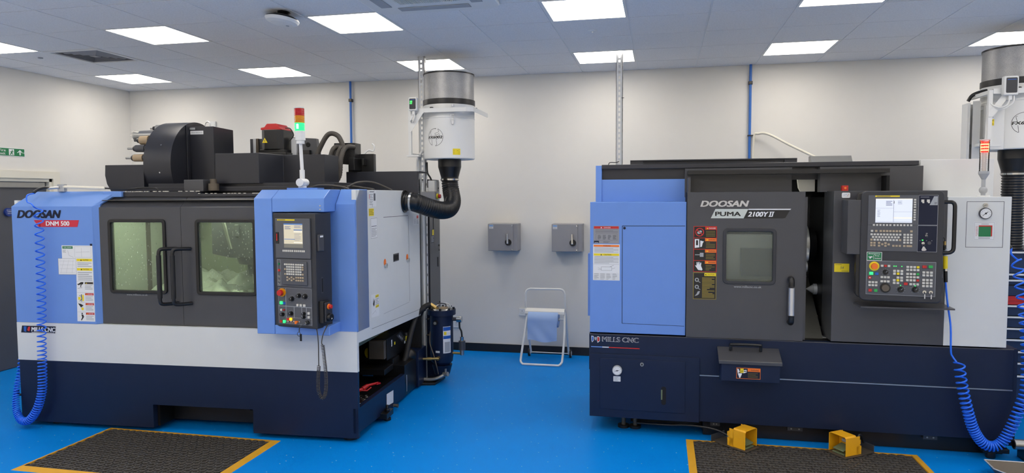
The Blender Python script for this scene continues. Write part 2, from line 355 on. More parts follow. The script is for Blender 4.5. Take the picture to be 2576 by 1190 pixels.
# right leaf with a vision panel, left leaf out of frame
m=MB('doorgrey'); ym=(DY0+DY1)/2
m.box(-.07,-.025,ym+.003-DY1,-.04,.01,DZ-.04).build('door_leaf',dr)
MB('doorgrey').box(-.07,-.025,DY0-DY1+.04,ym-.003-DY1,.01,DZ-.04).build('door_leaf',dr)
v0,v1=-2.13-DY1,-1.93-DY1
MB('cream').ring([(v0,.33),(v1,.33),(v1,1.45),(v0,1.45)],[(v0+.02,.35),(v1-.02,.35),(v1-.02,1.43),(v0+.02,1.43)],-.026,-.005,'x').build('glazing_bead',dr)
MB('metalgrey').box(-.027,-.012,v0+.02,v1-.02,.35,1.43).build('glass_panel',dr)
MB('steel').box(-.026,-.005,ym-DY1+.03,-.07,DZ-.1,DZ-.045).build('closer_rail',dr)
s=MB('btnblue',xf=SIDE(.0)); s.disc(-1.74,1.668,.043,(30,56,130),-.018,24); s.text('FIRE DOOR',-1.77,1.686,.008,'txtwhite',w=.06,h=-.017).text('KEEP',-1.762,1.668,.010,'txtwhite',w=.05,h=-.017).text('SHUT',-1.762,1.649,.010,'txtwhite',w=.05,h=-.017)
MB((30,56,130)).cyl((-.045,-1.74,1.668),(-.0185,-1.74,1.668),.045,n=24).build('fire_door_sign',label='round blue fire door sign on the grey door leaf',cat='sign')
s.build('sign_lettering',bpy.data.objects['fire_door_sign'])
# fire exit sign
t=MB('green').box(0,.004,-2.02,-1.547,2.255,2.345,'txtwhite')
t.xf=SIDE(.004); t.rect(-2.014,-1.553,2.261,2.339,'green',.001)
t.text('Fire',-1.845,2.304,.026,'txtwhite',w=.075,bold=.01,h=.002).text('exit',-1.845,2.270,.026,'txtwhite',w=.07,bold=.01,h=.002)
t.rect(-1.735,-1.675,2.268,2.333,'txtwhite',.002)
t.poly([(-1.700,2.325),(-1.690,2.325),(-1.690,2.315),(-1.700,2.315)],'green',.003)
t.poly([(-1.705,2.312),(-1.690,2.312),(-1.697,2.293),(-1.683,2.272),(-1.690,2.272),(-1.704,2.288),(-1.715,2.272),(-1.726,2.274),(-1.712,2.295)],'green',.003)
t.line(-1.722,2.302,-1.682,2.306,.006,'green',.003)
t.poly([(-1.606,2.328),(-1.570,2.296),(-1.582,2.296),(-1.598,2.310),(-1.598,2.272),(-1.614,2.272),(-1.614,2.310),(-1.630,2.296),(-1.642,2.296)],'txtwhite',.002)
t.poly([(-1.564,2.29),(-1.553,2.298),(-1.564,2.306)],'txtwhite',.002)
t.build('fire_exit_sign',label='green fire exit sign with running figure and up arrow on the left wall',cat='sign')
# ceiling diffuser grille (four way) at grid cell (-2,1)
gx,gy=GX-2*.6+.3,GY+1.6*.6+.24
g=empty('air_diffuser',(1.35,-1.982,H),label='square four-way air diffuser grille in the ceiling near the left wall',cat='vent')
def sq(a): return [(-a,-a),(a,-a),(a,a),(-a,a)]
MB('white').ring(sq(.296),sq(.26),-.006,.02,'z').build('frame',g)
MB('blackmat').box(-.26,.26,-.26,.26,.03,.035).build('backing',g)
for k in range(5):
    a=.255-k*.05; n=4; o_=sq(a); i_=sq(a-.035); q=MB('switchgrey')
    for z0,z1,oo,ii in ((-.004,.022,sq(a),sq(a-.03)),):
        vs=[(p[0],p[1],z1) for p in oo]+[(p[0],p[1],z0) for p in ii]+[(p[0],p[1],z1+.003) for p in oo]+[(p[0],p[1],z0+.003) for p in ii]
        q.add(vs,[(i,(i+1)%4,4+(i+1)%4,4+i) for i in range(4)]+[(8+i,8+(i+1)%4,12+(i+1)%4,12+i) for i in range(4)]+[(4+i,4+(i+1)%4,12+(i+1)%4,12+i) for i in range(4)])
    q.build('louvre_ring',g)
MB('switchgrey').box(-.035,.035,-.035,.035,-.003,0).build('centre_plate',g)
# four-way air conditioning cassette at the top of the frame
c=empty('air_conditioning_cassette',(5.13,-3.33,H),label='white four-way air conditioning cassette cut by the top edge of the photo',cat='air conditioner')
outer=rrect(-.46,.46,-.46,.46,.09); inner=rrect(-.22,.22,-.22,.22,.03)
MB('white').ring(outer,inner,-.028,-.001,'z').build('fascia',c,bevel=.008)
gq=MB('white').box(-.22,.22,-.22,.22,-.012,-.008,'blackmat')
for k in range(34): x=-.215+k*.0128; gq.box(x,x+.005,-.22,.22,-.03,-.012,'white')
gq.build('intake_grille',c)
for k in range(4):
    f=MB('lightink'); ang=k*PI/2; f.xf=Matrix.Rotation(ang,4,'Z'); f.box(-.26,.26,.29,.37,-.034,-.029); f.build('air_flap',c,bevel=.004)
# access point hanging from a black bracket
a=empty('wireless_access_point',(3.97,-3.03,H),label='round white wireless access point on a black bracket under the ceiling',cat='access point')
q=MB('black'); q.xf=Matrix.Rotation(math.radians(7),4,'Y')@Matrix.Rotation(math.radians(-4),4,'X')
q.cyl((0,0,-.035),(0,0,-.001),.028,.055,n=20).lathe([(.0,-.03),(.085,-.032),(.118,-.048),(.121,-.058)],n=32).build('bracket',a)
q=MB('white'); q.xf=Matrix.Rotation(math.radians(7),4,'Y')@Matrix.Rotation(math.radians(-4),4,'X')
q.lathe([(.123,-.056),(.123,-.062),(.112,-.078),(.08,-.09),(0,-.094)],n=36).build('dome',a)
q=MB('lightink'); q.xf=Matrix.Rotation(math.radians(7),4,'Y')@Matrix.Rotation(math.radians(-4),4,'X')
q.cyl((.03,.03,-.0945),(.03,.03,-.0915),.012,n=16).build('status_ring',a)
MB('white').lathe([(.0,-.012),(.02,-.012),(.036,-.004),(.038,-.0005)],(6.14,-1.935,H)).cyl((6.14,-1.935,H-.022),(6.14,-1.935,H-.011),.007).build('sprinkler_head',label='small round sensor in the ceiling tile right of centre',cat='detector')
MB('lightink').cyl((.79,-2.055,H-.008),(.79,-2.055,H),.022).build('ceiling_sensor',label='tiny round sensor in the ceiling tile near the left wall',cat='detector')
# wall pipes
def wall_pipe(x,z0,zc,lab,y=-.035):
    t=empty('compressed_air_pipe',(x,0,0),label=lab,cat='pipe',group='blue air pipes on the back wall')
    MB('pipeblue').cyl((0,y,z0),(0,y,H),.0135,n=16).build('tube',t)
    cmb=MB('black').box(-.02,.02,y-.018,-.0005,zc-.018,zc+.018); cmb.build('clip',t,bevel=.004)
    return t
wall_pipe(3.08,.9,2.958,'blue air pipe on the back wall above the milling machine')
p=wall_pipe(7.612,.95,2.989,'blue air pipe on the back wall behind the lathe, with cream hose tied on')
MB('black').box(-.02,.04,-.055,-.0005,2.435,2.445).build('cable_tie',p)
hp=spline([(7.648,-.04,1.95),(7.65,-.045,2.40),(7.70,-.07,2.455),(7.80,-.10,2.44),(8.0,-.16,2.32),(8.25,-.28,2.17),(8.35,-.45,2.07)],10)
MB('cream').tube(hp,.013,10).build('air_hose',label='cream coloured air hose arching from the blue pipe down behind the lathe',cat='hose')
# isolator switch boxes
def isolator(x0,lab,tilt):
    t=empty('isolator_switch',(x0,0,1.196),label=lab,cat='switch box',group='grey isolator boxes on the back wall')
    MB('switchgrey').box(0,.335,-.2,-.0005,0,.308).build('enclosure',t,bevel=.006)
    MB('switchgrey').box(.0,.29,-.212,-.2,.003,.305).build('lid',t,bevel=.004)
    k=MB('black').cyl((.235,-.214,.10),(.235,-.228,.10),.036,n=28); k.cyl((.235,-.228,.10),(.235,-.24,.10),.024,n=20); k.build('switch_hub',t)
    MB('chrome').prism([(.222,.085),(.246,.085),(.240+tilt,.20),(.222+tilt,.20)],-.262,-.24,'y').build('lever',t,bevel=.004)
    l=MB('paper',xf=FRONT(-.2122)); l.rect(.014,.062,.252,.296,'paper',.0003); l.rect(.016,.060,.276,.294,(120,160,210),.0007); l.lines(.018,.058,.255,.273,3,'lightink',.0007); l.build('rating_label',t)
    for z in (.02,.285): MB('chrome').cyl((.278,-.218,z),(.278,-.212,z),.006,n=12).build('screw',t)
isolator(4.80,'left of the two grey isolator boxes on the back wall',0.0)
isolator(5.525,'right grey isolator box on the back wall, next to the lathe',0.0)
# sockets and switch
def socket(x,z,w,h,lab):
    t=empty('wall_socket',(x,0,z),label=lab,cat='socket')
    MB('white').box(-w/2,w/2,-.012,-.0005,-h/2,h/2).build('plate',t,bevel=.003)
    k=MB('ink'); 
    for sx in ((-w/4,w/4) if w>.1 else (0,)):
        k.box(sx-.003,sx+.003,-.0125,-.0118,.008,.018).box(sx-.014,sx-.006,-.0125,-.0118,-.012,-.008).box(sx+.006,sx+.014,-.0125,-.0118,-.012,-.008)
    k.build('pin_slots',t)
socket(5.185,.477,.146,.086,'white double wall socket behind the paper roll stand')
MB('white').box(1.155,1.245,-.022,-.0005,2.675,2.762).box(1.165,1.17,-.024,-.022,2.715,2.72,'ink').box(1.23,1.235,-.024,-.022,2.715,2.72,'ink').build('blank_wall_plate',bevel=.004,label='white square blank plate high on the back wall above the tool drum',cat='wall plate')
socket(4.355,.31,.086,.086,'white wall socket low behind the black filter canister')
# floor mats
def floor_mat(x0,x1,y0,y1,lab,cell=.055):
    t=empty('floor_mat',(x0,y0,0),label=lab,cat='mat',group='black rubber floor mats with yellow edges')
    W_,D_=x1-x0,y1-y0
    MB('matRubber').box(.05,W_-.05,.05,D_-.05,.002,.006).build('backing',t)
    g=MB('matRubber'); nx=int((W_-.1)/cell); ny=int((D_-.1)/(cell*.75))
    cx=(W_-.1)/nx; cy=(D_-.1)/ny
    for j in range(ny):
        for i in range(nx):
            ox=.05+(i+.5*(j%2)*1.0)*cx+.25*cx; oy=.05+(j+.5)*cy
            if ox+cx*.5>W_-.05: continue
            n=6; P=[(ox+cx*.5*math.cos(a_:=2*PI*k/n+PI/6), oy+cy*.62*math.sin(a_)) for k in range(n)]
            Q=[(ox+cx*.28*math.cos(a_:=2*PI*k/n+PI/6), oy+cy*.33*math.sin(a_)) for k in range(n)]
            z=.014
            vs=[(p[0],p[1],z-.003) for p in P]+[(p[0],p[1],z) for p in Q]+[(p[0]*1,p[1],.006) for p in Q]
            g.add(vs,[(k,(k+1)%n,n+(k+1)%n,n+k) for k in range(n)]+[(n+k,n+(k+1)%n,2*n+(k+1)%n,2*n+k) for k in range(n)])
    g.build('rubber_honeycomb',t,recalc=False)
    def edge(p): MB('matyellow').add([(a,b,c) for a,b,c in p[0]],p[1]).build('yellow_edge',t)
    e=.05
    def ramp(A,B,C_,D2):   # outer A-B low, inner C-D high
        vs=[(*A,.0),(*B,.0),(*C_,.015),(*D2,.015),(*C_,.0),(*D2,.0)]
        return (vs,[(0,1,2,3),(0,3,5),(1,4,2),(0,5,4,1),(2,4,5,3)])
    edge(ramp((0,0),(W_,0),(W_-e,e),(e,e))); edge(ramp((W_,D_),(0,D_),(e,D_-e),(W_-e,D_-e)))
    edge(ramp((0,D_),(0,0),(e,e),(e,D_-e))); edge(ramp((W_,0),(W_,D_),(W_-e,D_-e),(W_-e,e)))
floor_mat(2.46,3.945,-4.03,-3.165,'black honeycomb rubber floor mat with yellow edges before the milling machine')
floor_mat(6.90,8.465,-3.55,-2.53,'black honeycomb rubber floor mat with yellow edges before the lathe')
# ================================================================= MILLING MACHINE (local frame: x to the right along the front, 0 = right front corner; y into the machine)
LM=empty('milling_machine',(4.54,-3.10,0),3.0,label='blue and grey vertical milling machine with two windowed front doors and a drum tool changer',cat='machine tool')
def L(name,mb,bevel=0,parent=LM,**k): return mb.build(name,parent,bevel,**k)
# --- base
b=MB('navy')
b.box(-2.84,-1.671,0,.05,.035,.53).box(-.835,-.0,0,.03,.035,.53).box(-1.671,-.835,0,.05,.216,.53)
b.box(-1.671,-.835,.22,.25,.035,.216,'black').box(-1.671,-1.65,.05,.22,.035,.216,'black').box(-.855,-.835,.03,.22,.035,.216,'black')  # notch walls coloured black to stand in for its shade
b.box(-2.84,-2.80,.05,1.6,.035,.53).box(-2.80,-.4,1.1,1.6,.035,.53,'black').box(-2.80,-.60,.25,1.1,.035,.10,'black')
b.box(-2.895,-2.84,-.0,.03,.235,.245,'black').box(-2.895,-2.885,-.0,.03,.235,.275,'black')
L('base',b)
# right side tray with low wall, open above
s=MB('navy')
s.prism([(.0,.075),(1.10,.03),(1.10,.235),(.0,.258)],-.04,-.001,'x')
s.box(-.9,-.04,.03,1.1,.19,.20,'black')
s.box(-.9,-.88,.03,1.1,.2,.7,'blackmat')
s.box(-.9,-.0,1.60,1.62,.2,.74,'blackmat')
L('chip_tray',s)
c=MB('chips'); rd=random.Random(3)
for i in range(700):
    x=rd.uniform(-.45,-.045); y=rd.uniform(.04,.50); a=rd.uniform(0,6.28); q=rd.uniform(.006,.016); z=.202+rd.uniform(0,.008)
    c.add([(x+q*math.cos(a),y+q*math.sin(a),z),(x+q*.3*math.cos(a+2),y+q*.3*math.sin(a+2),z+.004),(x-q*math.cos(a),y-q*math.sin(a),z+rd.uniform(0,.006))],[(0,1,2)],rd.choice(['chips','chips','galv','steel']))
L('swarf',c,kind='stuff')
# boxes further back on the side
m=MB('navy'); m.box(-.30,-.002,1.10,1.44,.03,.31,'black').box(-.22,.02,1.44,1.70,.02,.36,'navy'); L('side_housing',m,.004)
m=MB('black'); m.box(-.10,.006,1.44,1.455,.02,.26,'navy'); L('edge_plate',m)
m=MB('paper',xf=SIDE(.001)); m.poly([(.604,.093),(.772,.074),(.776,.180),(.608,.192)],'paper',.001); L('paper_notice',m)
k=MB('white',xf=SIDE(.007)); k.rect(1.118,1.126,.07,.22,'paper',.001); L('white_strip',k)
# levelling feet
f0=None
for (x,y) in ((-.10,.10),(-.10,.62),(-.10,1.35),(-2.6,.12),(-2.6,1.3)):
    m=MB('black').cyl((x,y,0),(x,y,.025),.055,n=20).cyl((x,y,.02),(x,y,.09),.018,n=12); L('levelling_foot',m)
m=MB('black').box(-.09,.055,.46,.62,.03,.075).cyl((.03,.54,.0),(.03,.54,.125),.013,n=12).cyl((.03,.54,.075),(.03,.54,.095),.026,n=6).cyl((.03,.54,0),(.03,.54,.02),.03,n=16)
L('levelling_bracket',m,.003)
m=MB('brown').cyl((.0,.78,.045),(.03,.78,.045),.014,n=12).cyl((.03,.78,.045),(.042,.78,.045),.018,n=6); L('drain_plug',m)
# --- white band on front with its side return
w_=MB('offwhite'); w_.prism([(-2.85,0),(0,0),(0,.035),(-2.85,.035)],.53,.832,'z').box(-.04,0,.035,.036,.53,.75)
L('front_band',w_,.003)
s=MB('offwhite'); s.prism([(.03,.742),(1.61,.674),(1.61,1.868),(.03,1.868)],-.035,0,'x')
s.box(-2.85,-2.82,.03,1.61,.53,1.80).box(-2.85,0,1.59,1.61,.70,1.868)
L('side_panel',s,.003)
p=MB('gap',xf=SIDE(0)); p.line(.60,1.649,1.25,1.644,.004,'ink',.0008).line(1.255,1.640,1.262,.863,.005,'ink',.0008).line(.574,.865,1.25,.858,.003,'lightink',.0008).line(.30,.795,1.64,.735,.003,'ink',.0008)
p.rect(.829,.972,1.264,1.330,'black',.0012).rect(.842,.960,1.274,1.318,'blackmat',.002).outline(.829,.972,1.264,1.330,.006,'dark',.0022)
L('access_panel_seam',p)
for (y,z) in ((.62,1.265),(1.205,1.255)):
    m=MB('orange',xf=SIDE(0)); m.disc(y,z+.015,.030,'orange',.0015)
    q=MB('chrome').cyl((.0,y,z-.008),(.02,y,z-.008),.017,n=16).cyl((.012,y,z-.03),(.012,y,z+.0),.009,n=10)
    o=L('panel_latch',q); L('latch_sticker',m)
# --- blue cover on the left with chamfered top and right end
bl=MB('blue'); x0,x1,x2=-2.85,-2.135,-2.105
P=[(x0,0,.832),(x1,0,.832),(x2,.04,.832),(x2,.3,.832),(x0,.3,.832)]
front=[(x0,0,.832),(x1,0,.832),(x1-.0,0,1.752),(x0,0,1.752)]
vs=[(x0,0,.832),(x1,0,.832),(x2,.035,.832),(x2,.062,.832),(x0,.16,.832),
    (x0,0,1.752),(x1,0,1.752),(x2+.012,.035,1.765),
    (x0+.10,.12,1.868),(x1+.115,.12,1.868),(x2+.115,.15,1.868),(x0+.10,.16,1.868),(x2+.115,.165,1.868),(x2+.012,.062,1.765)]
bl.add(vs,[(0,1,6,5),(1,2,7,6),(5,6,9,8),(6,7,10,9),(2,3,13,7),(7,13,12,10),(8,9,10,12,11),(0,5,8,11,4),(3,4,11,12,13),(0,4,3,2,1)])
bl.box(-2.12,-1.955,.10,.16,1.822,1.866)
L('left_cover',bl,.004)
# --- lettering
t=MB('txtnavy',xf=FRONT(0)); 
t.text('DOOSAN',-2.795,1.662,.060,'txtnavy',w=.37,h=.002,shear=.28,bold=.06)
t.poly([(-2.60,1.592),(-2.265,1.592),(-2.25,1.645),(-2.62,1.645)],'badgered',.0015); t.poly([(-2.65,1.645),(-2.61,1.592),(-2.59,1.592),(-2.60,1.645)],'badgered',.0015)
t.text('DNM 500',-2.54,1.602,.034,'txtwhite',w=.205,h=.003,bold=.04)
L('brand_lettering',t)
t=MB('txtnavy',xf=FRONT(0)); t.poly([(-2.812,.750),(-2.505,.750),(-2.497,.806),(-2.80,.806)],'txtnavy',.0015)
t.poly([(-2.785,.762),(-2.765,.756),(-2.760,.800),(-2.785,.800)],'btnblue',.0022).poly([(-2.755,.770),(-2.735,.760),(-2.725,.800),(-2.745,.797)],'red',.0022)
t.line(-2.715,.754,-2.510,.754,.003,'txtwhite',.0022)
t.text('MILLS CNC',-2.715,.762,.034,'txtwhite',w=.21,h=.003,shear=.12,bold=.04)
L('maker_badge',t)
t=MB('lightink',xf=FRONT(.03)); t.text('www.millscnc.co.uk',-1.885,1.060,.015,'lightink',w=.18,h=.002,bold=.01); L('web_address',t)
# --- sticker sheets on the left cover
t=MB('paper',xf=FRONT(0)); 
t.rect(-2.413,-2.143,1.345,1.448,'paper',.001); t.rect(-2.405,-2.315,1.422,1.442,'green',.0018); t.text('TOOL LOADING',-2.395,1.427,.009,'txtwhite',w=.07,h=.0024)
t.lines(-2.405,-2.375,1.39,1.415,3,'lightink'); t.line(-2.36,1.41,-2.35,1.37,.002,'lightink',.0018).line(-2.35,1.37,-2.31,1.355,.002,'lightink',.0018).outline(-2.30,-2.155,1.355,1.44,.0015,'lightink',.0018).line(-2.29,1.395,-2.17,1.40,.0015,'lightink',.0018).line(-2.24,1.36,-2.24,1.43,.0015,'lightink',.0018)
t.rect(-2.163,-2.143,1.446,1.462,'txtnavy',.0016)
L('tool_loading_label',t)
t=MB('paper',xf=FRONT(0)); t.rect(-2.449,-2.29,1.219,1.346,'paper',.0012).outline(-2.449,-2.29,1.219,1.346,.0025,'lightink',.0018)
for i in range(4): t.line(-2.435,1.235+.03*i,-2.305,1.235+.03*i,.0012,'lightink',.0018)
for i in range(3): t.line(-2.43+.05*i,1.23,-2.395+.04*i,1.335,.0012,'lightink',.0018)
L('wiring_diagram_label',t)
t=MB('paper',xf=FRONT(0)); t.poly([(-2.30,.853),(-2.143,.853),(-2.143,1.345),(-2.29,1.345)],'paper',.0014)
for z in (1.325,1.252):
    t.rect(-2.285,-2.150,z,z+.02,'yellow',.002); t.tri(-2.245,z+.01,.014,'txtnavy',.0026); t.text('CAUTION',-2.232,z+.005,.010,'txtnavy',w=.05,h=.0026)
t.lines(-2.28,-2.155,1.28,1.318,3,'lightink').lines(-2.28,-2.155,1.172,1.244,5,'lightink')
pics=[(1.10,'orange'),(1.013,'red'),(.935,'red'),(.86,'red')]
for i,(z,cc) in enumerate(pics):
    t.line(-2.295,z+.068,-2.145,z+.068,.0015,'lightink',.002)
    t.rect(-2.222,-2.148,z+.046,z+.063,('brown' if i==0 else cc),.002); t.tri(-2.207,z+.054,.010,'yellow',.0026); t.text('DANGER' if i else 'WARNING',-2.198,z+.050,.008,'txtwhite' if i else 'txtnavy',w=.043,h=.0026)
    t.lines(-2.222,-2.155,z+.002,z+.040,4,'lightink')
t.poly([(-2.29,1.145),(-2.275,1.15),(-2.255,1.162),(-2.232,1.162),(-2.237,1.145),(-2.25,1.143),(-2.256,1.122),(-2.262,1.122),(-2.258,1.146),(-2.275,1.136)],'black',.002).line(-2.285,1.112,-2.245,1.118,.002,'black',.002)
t.rect(-2.285,-2.262,1.022,1.045,'yellow',.002).rect(-2.248,-2.235,1.013,1.062,'yellow',.002).line(-2.256,1.066,-2.252,1.03,.006,'black',.0026).line(-2.252,1.03,-2.272,1.012,.004,'black',.0026).line(-2.252,1.035,-2.256,1.008,.004,'black',.0026).line(-2.254,1.05,-2.275,1.058,.003,'black',.0026)
t.poly([(-2.288,.995),(-2.262,.990),(-2.240,.978),(-2.250,.972),(-2.262,.962),(-2.270,.970)],'black',.002).disc(-2.250,.952,.012,'yellow',.002,8)
t.disc(-2.255,.915,.006,'black',.002,10).poly([(-2.262,.908),(-2.245,.905),(-2.242,.885),(-2.262,.860),(-2.268,.862),(-2.257,.885)],'black',.002).line(-2.262,.90,-2.238,.89,.003,'black',.002).line(-2.285,.895,-2.262,.893,.0015,'yellow',.002)
L('safety_label_strip',t)
# side labels
t=MB('paper',xf=SIDE(0)); t.rect(.284,.445,1.740,1.866,'paper',.001); t.rect(.35,.36,1.74,1.75,'lightink',.0016).rect(.385,.425,1.785,1.842,'ink',.0018).lines(.295,.37,1.75,1.84,7,'lightink').rect(.292,.30,1.80,1.835,'red',.002).lines(.30,.40,1.848,1.860,1,'ink'); L('spindle_notice',t)
t=MB('yellow',xf=SIDE(0)); t.rect(.279,.387,1.668,1.725,'yellow',.001).lines(.285,.38,1.674,1.72,4,'txtgold'); L('yellow_inspection_sticker',t)
t=MB('paper',xf=SIDE(0)); t.rect(.316,.455,1.493,1.650,'paper',.001).lines(.33,.44,1.505,1.575,6,'lightink').lines(.33,.44,1.582,1.592,1,'ink').outline(.316,.455,1.493,1.650,.003,'lightink',.0016); L('instruction_sheet',t)
t=MB('paper',xf=SIDE(0)); t.poly([(.297,.882),(.472,.870),(.471,1.050),(.297,1.060)],'paper',.001)
for z in (1.028,.948): t.rect(.39,.462,z-.005,z+.016,'yellow',.0018); t.text('WARNING' if z>1 else 'CAUTION',.395,z,.008,'txtnavy',w=.06,h=.0024)
t.poly([(.33,.985),(.35,.96),(.365,.97),(.372,1.0),(.362,1.02),(.352,.995),(.345,1.03),(.338,.99)],'black',.0018).lines(.385,.46,.965,1.018,4,'lightink').line(.315,.905,.39,.925,.002,'lightink',.0018).line(.39,.925,.40,.90,.002,'lightink',.0018); L('warning_label',t)
t=MB('paper',xf=SIDE(0)); t.rect(1.40,1.565,1.548,1.640,'paper',.001).rect(1.50,1.56,1.608,1.636,'red',.0018).line(1.44,1.56,1.46,1.61,.006,'black',.0018).lines(1.50,1.56,1.555,1.60,4,'lightink'); L('danger_label',t)
# --- interior seen through the windows
i_=MB('interior'); i_.box(-2.80,-.2,1.10,1.12,.60,1.80).box(-2.12,-2.098,.065,1.12,.60,1.80,'interiorL').box(-2.097,-2.09,.55,.60,.9,1.7,'brown').box(-.22,-.20,.05,1.12,.60,1.80).box(-2.8,-.2,.05,1.12,.60,.62,'interior').box(-2.8,-.2,.05,1.12,1.795,1.80,'interior2')
i_.box(-2.02,-1.94,.9,.92,.8,1.7,'interior2').box(-1.93,-1.86,.86,.92,1.5,1.62,'dark')
L('enclosure_interior',i_)
m=MB('millfill').box(-1.9,-1.1,.20,.24,1.775,1.793); m.box(-1.0,-.45,.20,.24,1.775,1.793); L('added_fill_strip',m)  # unseen glowing strips, added to light the enclosure behind the windows
h_=MB('dark'); h_.prism([(-1.36,1.79),(-.80,1.79),(-.80,1.33),(-1.20,1.33),(-1.36,1.36)],.35,.72,'y').cyl((-1.10,.5,1.34),(-1.10,.5,1.27),.12,.10,n=24).cyl((-1.08,.5,1.27),(-1.08,.5,1.18),.055,.045,n=20,m='dark').cyl((-1.08,.5,1.18),(-1.08,.5,1.10),.018,n=12,m='steel')
h_.prism([(-1.27,1.66),(-1.24,1.66),(-1.17,1.40),(-1.20,1.40)],.33,.35,'y','steel').box(-1.15,-1.11,.33,.35,1.5,1.6,'dark')
L('spindle_head',h_,.008)
m=MB('interior2').box(-1.75,-.35,.35,.85,.88,.94).box(-1.2,-.7,.42,.78,.94,1.02,'steel').box(-1.12,-.78,.46,.74,1.02,1.06,'metalgrey')
for k in range(3): m.box(-1.75,-.35,.42+.14*k,.445+.14*k,.938,.943,'black')
L('work_table',m,.003)
from mathutils import noise as _nz
m=MB('interiorL'); nx_,ny_=60,30; vs=[]
for j in range(ny_+1):
    for i in range(nx_+1):
        x=-1.95+1.6*i/nx_; y=.16+.8*j/ny_; vs.append((x,y,1.0+.10*_nz.noise((x*7,y*7,0))+.05*_nz.noise((x*22,y*22,3))+.14*j/ny_))
m.add(vs,[(j*(nx_+1)+i,j*(nx_+1)+i+1,(j+1)*(nx_+1)+i+1,(j+1)*(nx_+1)+i) for j in range(ny_) for i in range(nx_)],'interiorL',True)
L('coolant_foam',m,kind='stuff')
# --- doors
def mill_door(xa,xb,wx0,wx1,lab):
    z0,z1,wz0,wz1=.835,1.742,1.10,1.628
    d=MB('dark'); y0,y1=.03,.06
    d.box(xa,xb,y0,y1,z0,wz0).box(xa,xb,y0,y1,wz1,z1).box(xa,wx0,y0,y1,wz0,wz1).box(wx1,xb,y0,y1,wz0,wz1)
    d.prism([(y0,z1),(y0+.10,1.822),(y0+.13,1.822),(y1,z1)],xa,xb,'x')
    o=L('door',d)
    if lab: o['label']=lab
    g=MB('black'); g.ring(rrect(wx0-.024,wx1+.024,wz0-.024,wz1+.024,.03),rrect(wx0,wx1,wz0,wz1,.012),.018,.034,'y'); g.build('window_gasket',o,.003)
    MB('glassL').box(wx0-.01,wx1+.01,.040,.044,wz0-.01,wz1+.01).build('window_glass',o)
    return o
dl=mill_door(-2.10,-1.4065,-1.999,-1.556,None); dr_=mill_door(-1.4035,-.66,-1.260,-.812,None)
MB('black').box(-1.408,-1.402,.036,.058,.835,1.742).build('door_seam',LM)
for o,x in ((dl,-1.508),(dr_,-1.395)):
    m=MB('black'); pth=[(x+.055,.03,1.432),(x-.0,-.045,1.432)]+[(x-.014*math.sin(a),-.058-.014*math.cos(a)*0,1.432-.014*(1-math.cos(a))) for a in (0,.8,1.57)]
    m.tube(spline([(x+.065,.028,1.428),(x+.03,-.02,1.430),(x-.003,-.066,1.428),(x-.012,-.078,1.405),(x-.012,-.080,1.37)],6),.014,12)
    m.tube(spline([(x-.012,-.080,1.07),(x-.012,-.078,1.035),(x-.003,-.066,1.014),(x+.03,-.02,1.010),(x+.065,.028,1.010)],6),.014,12)
    m.cyl((x-.012,-.080,1.06),(x-.012,-.080,1.385),.0175,n=14,m='rubber')
    m.build('door_handle',o)
# --- blue housing around the pendant
c=MB('blue'); Y=-.19
x0,x1,x2=-.675,-.54,-.147
z0,z1,zt=.838,1.808,1.870
# left column with bevelled top
c.prism([(Y,z0),(Y,z1),(Y+.11,zt),(.10,zt),(.10,z0)],x0,x1,'x')
c.prism([(Y,1.712),(Y,z1),(Y+.11,zt),(.10,zt),(.10,1.712)],x1+.002,x2,'x')
c.prism([(Y,z0),(Y,.905),(.10,.905),(.10,z0)],x1+.002,-.122,'x')
c.box(x1,-.13,.0,.05,.9,1.72)
L('pendant_housing',c,.004)
c=MB('blue'); c.prism([(0,.822),(0,1.762),(.10,1.872),(.258,1.872),(.258,.815)],-.145,0,'x'); L('corner_cover',c,.004)
m=MB('chrome'); 
for z in (1.755,1.73): m.cyl((-.175,-.194,z),(-.175,-.189,z),.005,n=10)
L('cover_screws',m)
# --- rotated control pendant
PD=empty('pendant_frame',(0,0,0)); bpy.data.objects.remove(PD)
ang=math.radians(-12); PX=Matrix.Translation((-.537,-.185,0))@Matrix.Rotation(ang,4,'Z')     # local u along the face, y into the box
def PB(m='dark'): return MB(m,xf=PX)
PF=PX@FRONT(0)
def PFm(m='dark'): return MB(m,xf=PF)
pb=PB('panelblk'); pb.box(0,.362,0,.18,.895,1.705); pend=L('control_pendant',pb,.006)
def pp(name,mb,bevel=0,**k): return mb.build(name,pend,bevel,**k)
W0,W1=.035,.315
m=PB('panelgrey').box(.03,.325,-.012,0,1.388,1.668); m.xf=PF; m.rect(.05,.20,1.652,1.662,'yellow',.0135); m.rect(.055,.12,1.654,1.660,'txtgold',.014); pp('screen_bezel',m,.002)
m=PB('black').box(.035,.06,-.016,-.012,1.49,1.57); m.box(.043,.050,-.018,-.016,1.51,1.56,'red'); pp('card_slot',m)
m=PFm(); m.rect(.105,.265,1.462,1.632,'screenL',.0135)
m.rect(.105,.265,1.624,1.632,'scrblue',.014).rect(.108,.20,1.52,1.524,'scrblue',.014).rect(.19,.262,1.585,1.591,'scrblue',.014).rect(.19,.262,1.572,1.578,'scrlight',.014).rect(.19,.262,1.497,1.503,'scrlight',.014).rect(.105,.265,1.462,1.49,'scrdark',.0138)
m.lines(.115,.165,1.59,1.615,4,'scrtxt',.0142,.003).lines(.195,.26,1.60,1.62,3,'scrtxt',.0142,.003).lines(.195,.25,1.51,1.565,6,'scrtxt',.0142,.002)
pp('screen',m)
m=PB('panelgrey').box(.03,.325,-.006,0,1.185,1.383); m.xf=PF; m.outline(.035,.065,1.19,1.375,.002,'lightink',.007); pp('keyboard_panel',m,.002)
m=PB('screengrey').box(.085,.295,-.016,-.006,1.20,1.368); pp('key_plate',m,.004)
kw=.0135
